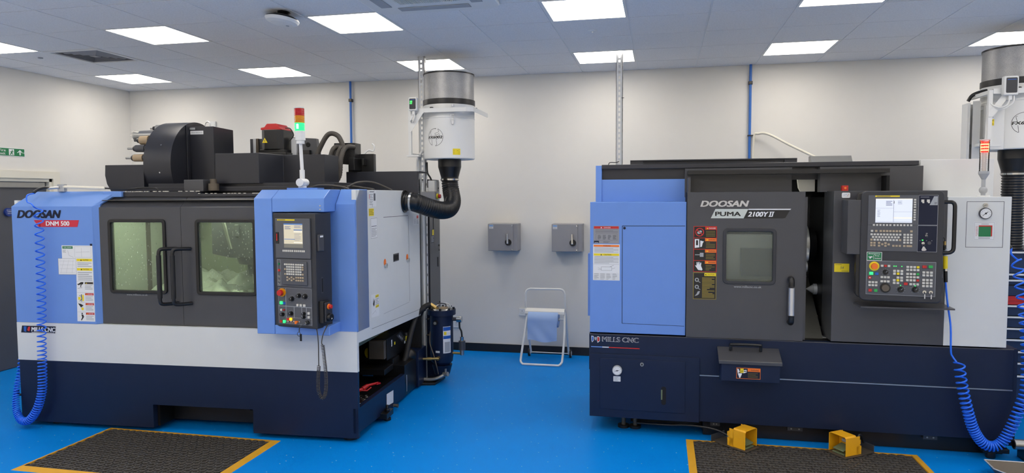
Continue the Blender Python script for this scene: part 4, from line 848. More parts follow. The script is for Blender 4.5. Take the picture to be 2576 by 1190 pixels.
# blue cover, lower and upper
m=MB('blue'); m.box(0,.708,0,.30,.775,1.768); T_('headstock_cover',m,.003)
m=MB('blue'); m.box(.02,.71,.27,.34,1.768,1.942).box(.018,.065,.255,.9,1.768,2.052); T_('upper_cover',m,.002)
m=MB('blue').box(-.036,-.001,.20,.70,.865,1.36); T_('side_cover',m)
m=MB('txtnavy',xf=FRONT(0)); m.line(.242,1.588,.70,1.59,.004,'txtnavy',.0008).line(.242,1.59,.243,.85,.004,'txtnavy',.0008).line(.243,.85,.70,.845,.003,'txtnavy',.0008).disc(.258,1.572,.010,'txtnavy',.0012,14); T_('cover_door_seam',m)
t=MB('switchgrey',xf=FRONT(0)); t.rect(.026,.218,1.455,1.588,'switchgrey',.001).rect(.029,.215,1.567,1.585,'red',.0016); t.tri(.085,1.576,.012,'paper',.0022); t.text('DANGER',.105,1.571,.009,'paper',w=.05,h=.0022)
t.lines(.04,.21,1.535,1.563,4,'ink',.0016,.002).outline(.045,.205,1.478,1.530,.0015,'ink',.0016)
for k in range(4): t.lines(.058+.038*k,.083+.038*k,1.485,1.520,6,'ink',.0016,.003,seed=k)
t.rect(.030,.068,1.458,1.475,'txtnavy',.0016).lines(.035,.063,1.459,1.464,1,'paper',.0022).lines(.10,.15,1.460,1.472,2,'ink',.0016)
T_('danger_plate',t)
t=MB('paper',xf=FRONT(0)); t.rect(.023,.224,1.175,1.449,'paper',.001).rect(.028,.219,1.43,1.444,'orange',.0016).rect(.028,.219,1.362,1.379,'yellow',.0016); t.tri(.085,1.370,.012,'txtnavy',.0022); t.text('WARNING',.10,1.4325,.009,'txtnavy',w=.055,h=.0022).text('CAUTION',.105,1.365,.010,'txtnavy',w=.055,h=.0022)
t.lines(.032,.215,1.384,1.427,7,'lightink',.0016,.0028).lines(.032,.215,1.302,1.358,9,'lightink',.0016,.0028).line(.028,1.298,.219,1.298,.0015,'lightink',.0016).outline(.085,.165,1.25,1.278,.0015,'ink',.0016).line(.15,1.278,.18,1.292,.0015,'ink',.0016).line(.06,1.27,.085,1.262,.0012,'ink',.0016).line(.06,1.255,.085,1.255,.0012,'ink',.0016).line(.165,1.262,.19,1.272,.0012,'ink',.0016)
for k in range(6): t.line(.028,1.182+.009*k,.219,1.182+.009*k,.001,'lightink',.0016)
for k in range(4): t.lines(.032+.046*k,.066+.046*k,1.180,1.228,7,'lightink',.0018,.003,seed=k+3)
T_('caution_sheet',t)
# top rails, headers
m=MB('darktop'); m.box(.065,2.335,.25,.95,2.024,2.058); T_('roof_rail',m,.003)
m=MB('darktop').box(.065,1.70,.30,.34,1.93,2.024).box(.065,2.33,.9,.95,.8,2.03,'blackmat').box(1.46,1.68,.31,.35,1.95,2.024,'dark'); T_('door_track_cover',m)
m=MB('darktop'); m.box(.26,1.62,.88,.90,2.058,2.118).box(.26,.37,.86,.88,2.058,2.118).box(1.52,1.62,.86,.88,2.058,2.118).box(.26,1.62,.855,.90,2.108,2.120).box(.26,1.62,.90,1.1,2.06,2.07); T_('roof_hatch_frame',m,.002)
m=MB('dark').box(.702,1.478,.25,.28,1.80,2.021); T_('door_header',m,.002)
m=MB('dark').box(1.665,2.354,.22,.30,1.835,2.020); T_('cabinet_header',m,.002)
m=MB('offwhite'); m.box(2.36,2.835,.30,.95,.77,2.066); T_('rear_cabinet',m,.003)
m=MB('metalgrey'); m.prism([(.86,2.058),(.93,2.135),(1.0,2.135),(1.0,2.058)],1.735,2.05,'x'); T_('roof_hopper',m)
m=MB('offwhite').prism([(1.555,1.93),(1.535,1.955),(1.545,1.87),(1.56,1.84),(1.66,1.84),(1.66,1.95)],.36,.40,'y','cream'); T_('cream_seal',m)
# sliding door
d=MB('dark'); x0,x1,z0,z1=.713,1.524,.768,1.838; wx0,wx1,wz0,wz1=.992,1.313,1.190,1.553; y0,y1=-.012,.03
d.box(x0,x1,y0,y1,z0,wz0).box(x0,x1,y0,y1,wz1,z1).box(x0,wx0,y0,y1,wz0,wz1).box(wx1,x1,y0,y1,wz0,wz1).box(1.524,1.548,.03,.05,.77,1.80).box(.70,.72,.02,.06,.78,1.838,'navy')
dd=T_('sliding_door',d)
m=MB('panelblk'); m.ring(rrect(wx0-.024,wx1+.022,wz0-.022,wz1+.024,.035),rrect(wx0,wx1,wz0,wz1,.018),-.020,.0,'y'); m.build('window_gasket',dd,.004)
MB('glassR').box(wx0-.01,wx1+.01,.004,.008,wz0-.01,wz1+.01).build('window_glass',dd)
m=MB('black'); m.tube(spline([(1.435,-.012,1.215),(1.435,-.045,1.215),(1.435,-.062,1.20),(1.435,-.066,1.165)],6),.020,14); m.tube(spline([(1.435,-.066,.955),(1.435,-.062,.915),(1.435,-.045,.905),(1.435,-.012,.905)],6),.020,14); m.cyl((1.435,-.066,.96),(1.435,-.066,1.157),.0225,n=18,m='silver'); m.build('door_handle',dd)
t=MB('silver',xf=FRONT(-.012)); t.text('DOOSAN',.808,1.733,.042,'silver',w=.32,h=.005,shear=.32,bold=.06)
t.build('brand_lettering',dd)
t=MB('silver',xf=FRONT(-.012)); t.poly([(.880,1.648),(1.108,1.648),(1.140,1.716),(.912,1.716)],(200,206,200),.0015).poly([(1.108,1.648),(1.375,1.648),(1.392,1.652),(1.428,1.716),(1.140,1.716)],'black',.0015).poly([(1.138,1.709),(1.424,1.709),(1.430,1.717),(1.142,1.717)],'txtwhite',.002)
t.text('PUMA',.912,1.665,.030,'black',w=.175,h=.003,bold=.05).text('2100Y',1.138,1.661,.034,'txtwhite',w=.13,h=.003,shear=.25,bold=.045).text('II',1.283,1.661,.034,'txtwhite',w=.022,h=.003,shear=.25,bold=.02).line(1.278,1.662,1.306,1.662,.004,'txtwhite',.003).line(1.285,1.694,1.318,1.694,.004,'txtwhite',.003)
t.build('model_plate',dd)
t=MB('lightink',xf=FRONT(-.012)); t.text('www.millscnc.co.uk',1.048,1.143,.016,'lightink',w=.19,h=.001,bold=.01); t.build('web_address',dd)
t=MB('black',xf=FRONT(-.012)); t.rect(.760,.925,1.254,1.590,'redlens',.001).rect(.760,.925,1.052,1.250,'txtgold',.001)
zs=[(1.506,1.586,'red','DANGER'),(1.423,1.502,'orange','WARNING'),(1.340,1.419,'orange','WARNING'),(1.258,1.336,'orange','WARNING')]
for a,c_,k,s_ in zs:
    t.rect(.764,.921,a,c_,'black',.0016).rect(.842,.921,c_-.022,c_,k,.002); t.tri(.858,c_-.011,.013,'yellow' ,.0026); t.text(s_,.868,c_-.016,.010,'txtwhite' if k=='red' else 'txtnavy',w=.048,h=.0026); t.lines(.848,.912,a+.006,c_-.028,4,'txtgold',.002,.003,seed=int(a*99))
t.rect(.764,.921,1.056,1.246,'black',.0016).rect(.840,.921,1.224,1.246,'yellow',.002); t.text('CAUTION',.860,1.230,.010,'txtnavy',w=.05,h=.0026); t.tri(.850,1.235,.012,'txtnavy',.0026); t.lines(.824,.912,1.062,1.215,16,'txtgold',.002,.005)
t.disc(.803,1.546,.031,'red',.002,26).disc(.803,1.546,.025,'black',.0024,26).poly([(.785,1.545),(.795,1.555),(.812,1.560),(.82,1.55),(.81,1.535),(.79,1.532)],'lightink',.003,)
t.line(.782,1.566,.824,1.526,.006,'red',.0034)
t.poly([(.769,1.495),(.800,1.495),(.802,1.435),(.769,1.430)],'txtwhite',.002).rect(.778,.792,1.450,1.487,'black',.0026).poly([(.808,1.485),(.833,1.478),(.825,1.465),(.820,1.44),(.808,1.437)],'txtwhite',.002)
t.rect(.806,.832,1.365,1.395,'lightink',.002).line(.772,1.38,.806,1.38,.006,'lightink',.002)
t.poly([(.772,1.302),(.783,1.300),(.784,1.325),(.790,1.327),(.794,1.305),(.797,1.328),(.803,1.327),(.805,1.303),(.811,1.324),(.817,1.321),(.815,1.298),(.826,1.272),(.822,1.265),(.795,1.268)],'txtwhite',.002)
for z in (1.195,1.143): t.disc(.787,z,.015,'lightink',.002,14).disc(.787,z,.008,'black',.0026,12).line(.795,z-.01,.812,z-.02,.004,'lightink',.002)
t.poly([(.772,1.075),(.785,1.09),(.795,1.110),(.810,1.112),(.803,1.09),(.79,1.08)],'lightink',.002)
t.build('safety_label_strip',dd)
# inside the lathe
i_=MB('interior2'); i_.box(.72,2.1,.80,.82,.70,1.95,'black').box(.72,.74,.10,.8,.70,1.95,'dark').box(.72,1.80,.10,.80,.70,.72,'interior2').box(2.08,2.10,.10,.8,.7,1.95,'blackmat').box(.72,2.1,.1,.8,1.97,2.0,'black')
i_.prism([(.10,.705),(.75,1.15),(.8,1.15),(.8,.705)],.75,1.70,'x','interior2')
i_.box(.95,1.40,.45,.60,1.15,1.50,'metalgrey').box(1.14,1.40,.40,.45,1.18,1.40,'dark').box(.82,.94,.5,.7,.9,1.95,'switchgrey')
T_('enclosure_interior',i_)
m=MB('lathefill').box(.80,1.46,.32,.36,1.78,1.795); T_('added_fill_strip',m)  # hidden glowing strip, added to brighten the inside of the lathe
m=MB('black'); m.cyl((1.40,.55,1.42),(1.56,.55,1.42),.15,n=36).cyl((1.56,.55,1.42),(1.64,.55,1.42),.16,n=36,m='metalgrey'); m.cyl((1.56,.55,1.42),(1.60,.55,1.42),.163,n=36,m='steel').cyl((1.64,.55,1.42),(1.70,.55,1.42),.14,.12,n=36,m='black').cyl((1.54,.36,1.36),(1.62,.36,1.36),.05,n=16,m='galv').cyl((1.56,.44,1.26),(1.63,.44,1.26),.04,n=16,m='galv'); T_('turret_drum',m)
m=MB('steel'); m.cyl((1.69,.5,1.08),(1.76,.5,1.08),.042,.045,n=28,m='galv').cyl((1.64,.5,1.08),(1.69,.5,1.08),.003,.036,n=28,m='galv').cyl((1.76,.5,1.08),(1.78,.5,1.08),.038,n=28,m='dark').cyl((1.78,.5,1.08),(1.80,.5,1.08),.058,n=28,m='dark').cyl((1.80,.5,1.08),(2.05,.5,1.08),.075,n=28,m='black'); T_('tailstock_centre',m)
m=MB('interior2'); m.prism([(.35,.70),(.35,.86),(.62,1.0),(.8,1.0),(.8,.70)],1.74,2.05,'x','dark').box(1.50,1.74,.20,.30,.72,.76,'galv').box(1.50,1.74,.42,.48,.86,.885,'brown').box(1.50,1.74,.30,.34,.80,.82,'black'); T_('tailstock_body',m,.004)
m=MB('chips'); rd=random.Random(4)
for k in range(120):
    x=rd.uniform(1.53,1.74); y=rd.uniform(.12,.45); z=.722+rd.random()*.02+(max(0,y-.2))*.45
    q=rd.uniform(.004,.010); m.add([(x-q,y,z),(x+q,y+q,z+q),(x,y-q,z+q)],[(0,1,2)],rd.choice(['chips','steel','steel']))
T_('swarf',m,kind='stuff')
# right hand cabinet in dark grey
m=MB('dark'); m.box(1.715,2.435,.0,.30,.772,1.842).box(1.715,2.435,.3,.9,.772,1.8,'black'); T_('operator_cabinet',m,.003)
m=MB('offwhite').box(2.437,2.824,.0,.60,.772,1.797); T_('white_cabinet',m,.003)
m=MB('ink',xf=FRONT(0)); m.outline(2.553,2.779,1.454,1.766,.003,'ink',.0008); gp=T_('gauge_panel_seam',m)
m=MB('chrome').cyl((2.664,0,1.741),(2.664,-.014,1.741),.014,n=18).cyl((2.664,-.014,1.741),(2.664,-.02,1.741),.008,n=12,m='metalgrey'); T_('panel_lock',m)
m=MB('dark').cyl((2.664,0,1.685),(2.664,-.016,1.685),.038,n=34); m.cyl((2.664,-.016,1.685),(2.664,-.017,1.685),.033,n=34,m='paper'); m.xf=FRONT(-.017); m.line(2.645,1.670,2.678,1.697,.003,'black',.001).disc(2.664,1.685,.006,'black',.0016,10)
for k in range(11):
    a=math.radians(-135+27*k); m.line(2.664+.022*math.sin(a),1.685+.022*math.cos(a),2.664+.029*math.sin(a),1.685+.029*math.cos(a),.0015,'ink',.001)
T_('pressure_gauge',m)
m=MB('paper',xf=FRONT(0)); m.rect(2.601,2.727,1.505,1.628,'paper',.001).outline(2.604,2.724,1.508,1.625,.0015,'lightink',.0015).rect(2.630,2.712,1.530,1.604,'red',.002).rect(2.630,2.704,1.528,1.596,'green',.003).lines(2.612,2.626,1.53,1.60,9,'redlens',.002,.002).lines(2.63,2.70,1.512,1.524,1,'lightink',.002).lines(2.645,2.69,1.608,1.618,1,'lightink',.002); T_('green_chart_label',m)
m=MB('yellow',xf=FRONT(0)); m.rect(1.727,1.825,1.270,1.330,'yellow',.0012).text('54',1.765,1.292,.018,'ink',w=.022,h=.0018,shear=.2).lines(1.732,1.775,1.318,1.326,1,'txtgold').lines(1.775,1.82,1.273,1.281,1,'txtgold'); T_('yellow_number_sticker',m)
m=MB('txtwhite',xf=FRONT(0)); m.poly(rrect(1.765,1.820,1.793,1.830,.008,3),'paper',.001).line(1.775,1.812,1.80,1.818,.0015,'btnblue',.0016).line(1.80,1.805,1.812,1.822,.0015,'redlens',.0016); T_('small_white_sticker',m)
m=MB('redlens').box(1.772,1.812,.02,.06,1.842,1.880); m.cyl((1.792,.018,1.862),(1.792,.02,1.862),.008,n=12,m='orange'); T_('cycle_lamp',m,.006)
m=MB('dark'); m.box(1.768,1.900,-.16,-.0,1.410,1.780).box(1.870,1.905,-.165,-.16,1.47,1.75,'black'); T_('pendant_arm_cover',m,.012)
m=MB('brown').prism([(-.17,1.045),(-.17,1.055),(.0,1.06),(.0,1.045)],1.86,2.44,'x','dark'); m.box(1.88,2.42,-.10,0,.99,1.045,'black') if 0 else None; T_('pendant_shelf',m)
# ---- pendant, rotated
RX_=Matrix.Translation((8.09-6.18,-2.68+2.50,0))@Matrix.Rotation(math.radians(-9),4,'Z')
def RB(m='dark'): return MB(m,xf=RX_)
RF=RX_@FRONT(0)
m=RB('panelblk'); m.prism(rrect(-.062,.424,1.098,1.840,.035,6),0,.10,'y'); m.prism(rrect(-.085,.10,1.115,1.83,.03,5),.02,.11,'y','black'); rp=T_('control_pendant',m,.006)
def rpp(name,mb,bevel=0): return mb.build(name,rp,bevel)
m=RB('panelgrey'); m.box(-.020,.272,-.006,0,1.628-.015,1.811).box(-.020,.272,-.006,0,1.438,1.6115).box(.274,.387,-.006,0,1.6135,1.811,'txtnavy').box(.274,.387,-.006,0,1.437,1.6115,'txtnavy'); m.xf=RF
m.outline(.274,.387,1.6135,1.811,.002,'lightink',.007).outline(.274,.387,1.437,1.6115,.002,'lightink',.007).rect(.02,.165,1.800,1.809,'yellow',.007).rect(.03,.11,1.802,1.807,'txtgold',.0075)
m.poly([(.338,1.745),(.383,1.745),(.383,1.803),(.362,1.803)],'lightink',.0075).lines(.285,.335,1.795,1.801,1,'lightink',.0075).lines(.365,.380,1.75,1.765,2,'ink',.008)
rpp('upper_fascia',m)
m=RB('panelgrey').box(-.022,.386,-.004,0,1.142,1.371,); m.xf=RF; m.rect(-.018,.382,1.146,1.367,'panelgrey',.0045).outline(-.022,.386,1.142,1.371,.0022,'lightink',.005); rpp('operator_fascia',m)
m=MB('screenR',xf=RF); m.rect(.024,.240,1.628,1.788,'screenR',.0075)
m.rect(.024,.240,1.782,1.788,'scrlight',.008).rect(.13,.132,1.632,1.78,'scrtxt',.0081).rect(.024,.13,1.724,1.725,'scrtxt',.0081).rect(.132,.24,1.70,1.701,'scrtxt',.0081).rect(.132,.24,1.655,1.665,'scrlight',.0081)
m.lines(.085,.122,1.74,1.775,4,'scrtxt',.0085,.004).lines(.035,.052,1.665,1.715,7,'scrtxt',.0085,.002).lines(.155,.18,1.75,1.775,4,'scrtxt',.0085,.002).lines(.03,.235,1.632,1.638,1,'scrtxt',.0085,.0012)
m.rect(.130,.134,1.755,1.772,'black',.0086); rpp('screen',m)
def rkey(u,v,w,h,mat='key',name='keyboard_key'): key(rp,RX_,u,v,w,h,mat,.005,.006,name)
for i in range(12): rkey(.016+i*.0196+(.004 if i>5 else 0),1.612+.0,.012,.012,'key','soft_key')
for i in range(9): rkey(.254,1.780-i*.0158-(.004 if i>3 else 0),.012,.011,'key','soft_key')
for i in range(10):
    if i in (8,): continue
    rkey([.006,.031,.058,.077,.096,.115,.134,.153,.172,0,][i] if i<9 else .238,1.572,.014,.013,'keytan' if i else 'key')
rkey(.172,1.572,.014,.013,'keytan')
for r,(v,n,off) in enumerate(((1.549,10,.004),(1.531,9,.013),(1.513,10,.004))):
    for i in range(n): rkey(off+i*.0188,v,.0135,.0125,'keytan' if r==2 and i in (0,9) else 'key')
for r in range(4):
    for i in range(3): rkey(.199+i*.0195,1.549-r*.0175,.0135,.0125,'key')
for u,v in ((.004,1.492),(.022,1.492),(.004,1.475),(.022,1.475),(.05,1.492),(.05,1.473),(.069,1.483),(.088,1.491),(.088,1.473),(.107,1.483),(.135,1.474),(.154,1.474),(.173,1.474),(.199,1.474)): rkey(u,v,.0135,.0125,'keytan')
rkey(.228,1.474,.033,.0125,'keytan')
# small switches on the navy strip
for u in (.298,.330):
    m=RB('key').box(u-.008,u+.008,-.012,-.006,1.765,1.782).box(u-.002,u+.008,-.014,-.006,1.758,1.768); rpp('usb_cap',m)
m=RB('metalgrey').box(.322,.332,-.008,-.006,1.556,1.562); m.cyl((.325,-.006,1.545),(.325,-.012,1.545),.007,n=12).cyl((.325,-.012,1.545),(.327,-.03,1.538),.0025,.004,n=8,m='dark'); rpp('toggle_switch',m)
m=RB('chrome').cyl((.306,-.006,1.495),(.306,-.018,1.495),.009,n=18); m.lathe([(.0065,-.0015),(.009,0),(.0065,.0015)],(.308,-.026,1.482),(0,1,0),16,'dark').prism([(.304,1.474),(.312,1.474),(.325,1.452),(.316,1.446),(.300,1.446),(.296,1.452)],-.028,-.025,'y','silver'); rpp('key_switch',m)
m=RB('ledgreen').box(.300,.308,-.009,-.006,1.512,1.518); rpp('indicator_lamp',m)
m=RB('lightink').box(.288,.292,-.008,-.006,1.510,1.514).box(.325,.329,-.008,-.006,1.51,1.514).box(.355,.359,-.008,-.006,1.51,1.514); m.cyl((.343,-.006,1.497),(.343,-.009,1.497),.011,n=18,m='dark'); rpp('cover_plug',m)
m=MB('paper',xf=RF); m.rect(-.022,.070,1.371,1.430,'paper',.0055).rect(-.019,.067,1.374,1.427,'green',.006).text('Emergency',-.010,1.412,.011,'paper',w=.068,h=.0066,bold=.015).text('Stop',.027,1.399,.010,'paper',w=.027,h=.0066,bold=.01).text('button',.027,1.383,.010,'paper',w=.035,h=.0066,bold=.01).line(.020,1.380,.020,1.408,.002,'paper',.0066).poly([(-.014,1.397),(.012,1.400),(.014,1.394),(.004,1.391),(.002,1.384),(-.004,1.384),(-.004,1.391)],'paper',.0066); rpp('emergency_stop_sign',m)
m=RB('yellow').cyl((.025,-.004,1.334),(.025,-.010,1.334),.031,n=30); m.cyl((.025,-.010,1.334),(.025,-.020,1.334),.012,n=16,m='orange').cyl((.025,-.020,1.334),(.025,-.036,1.334),.021,.019,n=26,m='orange'); rpp('emergency_stop_button',m)
def rlamp(u,v,w,k,h=None): 
    m=RB(k); h=h or w; m.box(u-w/2,u+w/2,-.013,-.004,v-h/2,v+h/2); return m.build('push_button',rp,.001)
for i,k in enumerate(('key','btnred','key')): rlamp(.072+.020*i,1.338,.016,k,.014)
rlamp(.008,1.285,.022,'glowgreen',.018); rlamp(.041,1.284,.021,'btnblue',.018)
for u,k in ((.140,'ledgreen'),(.152,'ledgreen'),(.186,'ledgreen')):
    m=RB(k).box(u,u+.006,-.006,-.004,1.335,1.340); m.build('indicator_lamp',rp)
for i in range(3): 
    rlamp(.072+.0195*i,1.262,.0155,'key',.014); rlamp(.072+.0195*i,1.234,.0155,'key',.014)
for r in range(2):
    for i in range(3): rlamp(.0+.0195*i,1.225-.020*r,.0155,'key',.014)
rlamp(.004,1.170,.020,'btnred',.019); rlamp(.038,1.170,.020,'btngreen',.019)
for r,v in enumerate((1.306,1.288)):
    for i in range(3): rlamp(.146+.0215*i,v,.016,'yellow' if (r,i)==(1,1) else 'key',.0145)
for (i,v) in ((1,1.262),(2,1.262),(0,1.244),(1,1.244),(2,1.244),(0,1.226),(1,1.226)): rlamp(.146+.0215*i,v,.016,'yellow' if (i,v)==(1,1.244) else 'key',.0145)
for r,v in enumerate((1.335,1.316)):
    for i in range(4): rlamp(.223+.020*i,v,.0155,'yellow' if (r,i)==(0,3) else 'key',.014)
for r,v in enumerate((1.289,1.268,1.247)):
    for i in range(4): rlamp(.223+.020*i,v,.0155,'btngreen' if (r,i)==(0,3) else 'red' if (r,i)==(2,3) else 'key',.014)
rlamp(.214,1.222,.022,'red',.017)
for i in range(3): rlamp(.243+.020*i,1.221,.0155,'key',.014)
rlamp(.320,1.339,.024,'btnred',.018); rlamp(.355,1.340,.024,'btngreen',.018)
for v in (1.302,1.283,1.252,1.232,1.212):
    for i in range(3): rlamp(.317+.0215*i,v,.016,'key',.0145)
m=RB('red').cyl((0,-.004,1.256),(0,-.012,1.256),.010,n=18); m.cyl((0,-.012,1.256),(0,-.014,1.256),.004,n=8,m='txtwhite'); rpp('alarm_button',m)
for u,v,r in ((.093,1.296,.015),(.185,1.182,.017),(.270,1.186,.017)): knob(u,v,r,rp,RX_@Matrix.Translation((0,-.003,0)))
m=RB('black').cyl((.094,-.004,1.190),(.094,-.012,1.190),.032,n=30); m.cyl((.094,-.012,1.190),(.094,-.028,1.190),.024,.022,n=26,m='brown'); rpp('hand_wheel',m)
for u in (.185,.270): m=RB('glowgreen').box(u-.003,u+.003,-.007,-.004,1.208,1.212); m.build('indicator_lamp',rp)
for u in (.323,.360): 
    m=RB('chrome').cyl((u,-.004,1.172),(u,-.014,1.172),.011,n=18); m.cyl((u,-.014,1.172),(u,-.024,1.165),.004,n=8,m='dark').box(u-.003,u+.003,-.030,-.027,1.130,1.160,'silver'); rpp('key_switch',m)
m=RB('black'); m.tube(spline([(.40,.03,1.765),(.455,.03,1.765),(.475,.03,1.762),(.487,.03,1.745),(.489,.03,1.70),(.489,.03,1.60),(.489,.03,1.50),(.487,.03,1.455),(.475,.03,1.438),(.455,.03,1.432),(.40,.03,1.432)],5),.0125,12); rpp('grab_handle',m)
m=RB('panelblk').box(.40,.435,.02,.07,1.16,1.27); m.box(.425,.432,.03,.06,1.27,1.29,'dark'); rpp('cable_gland',m,.004)
# signal light
m=MB('white'); m.cyl((2.69,.1,1.797),(2.69,.1,1.806),.04,n=24).sphere((2.69,.1,1.842),.026,16,'lightink').cyl((2.69,.1,1.806),(2.69,.1,1.83),.014,n=14,m='lightink').cyl((2.69,.1,1.86),(2.69,.1,1.915),.0125,n=16,m='lightink').cyl((2.69,.1,1.915),(2.69,.1,1.955),.0125,.033,n=24,m='lightink').cyl((2.69,.1,1.955),(2.69,.1,1.972),.033,n=24,m='lightink'); st=T_('signal_light',m)
pr=[]; 
for i in range(31): pr.append((.030 if i%2 else .0285,1.972+(2.186-1.972)*i/30))
m=MB('clearglass'); m.lathe(pr+[(0,2.186)],(2.69,.1,0),n=24); m.build('clear_lens',st)
m=MB('clear').cyl((2.69,.1,1.975),(2.69,.1,2.10),.014,n=14).cyl((2.69,.1,2.183),(2.69,.1,2.19),.031,n=24); m.build('lamp_core',st)
m=MB('glowred').cyl((2.69,.1,2.10),(2.69,.1,2.175),.022,n=18); 
for z in (2.112,2.132,2.152): m.cyl((2.69,.1,z),(2.69,.1,z+.007),.0245,n=18,m='glowwarm')
m.build('red_lamp',st)
m=MB('steel').cyl((2.868,-.05,.127),(3.4,-.05,.127),.034,n=28); m.cyl((2.866,-.05,.127),(2.869,-.05,.127),.024,n=20,m='black').box(2.95,3.3,-.07,.08,.0,.094,'black'); T_('drain_pipe',m)
# air gun hanging by the pendant, part of the right coil hose
AH=empty('coiled_air_hose',(8.58,-2.60,0),label='blue coiled air hose with a yellow air gun hanging right of the lathe pendant',cat='hose')
q=lambda x,y,z:(x+6.18-8.58,y-2.5+2.60,z)
m=MB('yellow').cyl(q(2.399,-.1,1.315),q(2.397,-.1,1.400),.0135,n=16); m.cyl(q(2.397,-.1,1.400),q(2.394,-.1,1.45),.011,.012,n=14,m='lightink').cyl(q(2.389,-.1,1.44),q(2.387,-.1,1.475),.012,n=12,m='black').cyl(q(2.390,-.1,1.475),q(2.390,-.1,1.50),.008,n=10,m='brass').tube(spline([q(2.390,-.1,1.50),q(2.386,-.1,1.52),q(2.375,-.1,1.53)],5),.003,8,'black').cyl(q(2.404,-.1,1.225),q(2.400,-.1,1.312),.012,n=14,m='black').cyl(q(2.401,-.1,1.300),q(2.400,-.1,1.316),.014,n=14,m='chrome'); m.build('air_gun',AH)
path=[q(*p) for p in ((2.50,-.1,.69),(2.512,-.1,.60),(2.53,-.1,.50),(2.562,-.1,.36),(2.60,-.1,.235),(2.655,-.1,.145),(2.715,-.1,.118),(2.775,-.1,.15),(2.83,-.1,.26),(2.875,-.1,.40),(2.905,-.1,.52),(2.91,-.09,.72),(2.90,-.07,.95),(2.885,-.04,1.15),(2.87,-.01,1.32),(2.865,0.02,1.38))]
m=MB('hoseblue'); cc=coil(path,.031,.0055,lambda t:(18+14*t/.15 if t<.15 else 32+30*(t-.15)/.1 if t<.25 else 60-25*(t-.3)/.15 if t<.45 else max(14,34-45*(t-.45)) ),12)
lead=spline([q(2.403,-.1,1.225),q(2.418,-.1,1.089),q(2.442,-.1,.93),q(2.449,-.1,.76),q(2.46,-.1,.72),cc[0]],8)
tail=spline([cc[-1],q(2.845,.03,1.41),q(2.85,.04,1.45)],6)
m.tube(lead[:-1]+cc,.0062,7); m.tube(tail,.0062,7); m.cyl(q(2.85,.04,1.445),q(2.835,.06,1.475),.010,n=10,m='black'); m.build('hose_coil',AH)
# ================================================================= MIST EXTRACTORS
CX,CY=4.683,-1.25
def cylmap(R):   # u measured along the surface from the direction of -y, turned a little towards -x ; v = z
    def f(p):
        a=p[0]/R; r=R+p[2]; return Vector((r*math.sin(a),-r*math.cos(a),p[1]))
    return f
def strut(par,x,y,z0,z1,name='perforated_channel',w=.062,mat='galv'):
    m=MB(mat); t=.004
    sl=.017
    m.box(x-w/2,x-sl/2,y,y+t,z0,z1).box(x+sl/2,x+w/2,y,y+t,z0,z1)
    z=z0; p=.05
    while z<z1-.001:
        m.box(x-sl/2,x+sl/2,y,y+t,z,min(z+.022,z1)); z+=p
    m.box(x-w/2,x-w/2+t,y,y+.05,z0,z1).box(x+w/2-t,x+w/2,y,y+.05,z0,z1)
    z=z0+.02
    while z<z1-.05: m.box(x+w/2-.001,x+w/2+.0006,y+.018,y+.032,z,z+.026,'blackmat').box(x-w/2-.0006,x-w/2+.001,y+.018,y+.032,z,z+.026,'blackmat'); z+=.10
    return m.build(name,par)
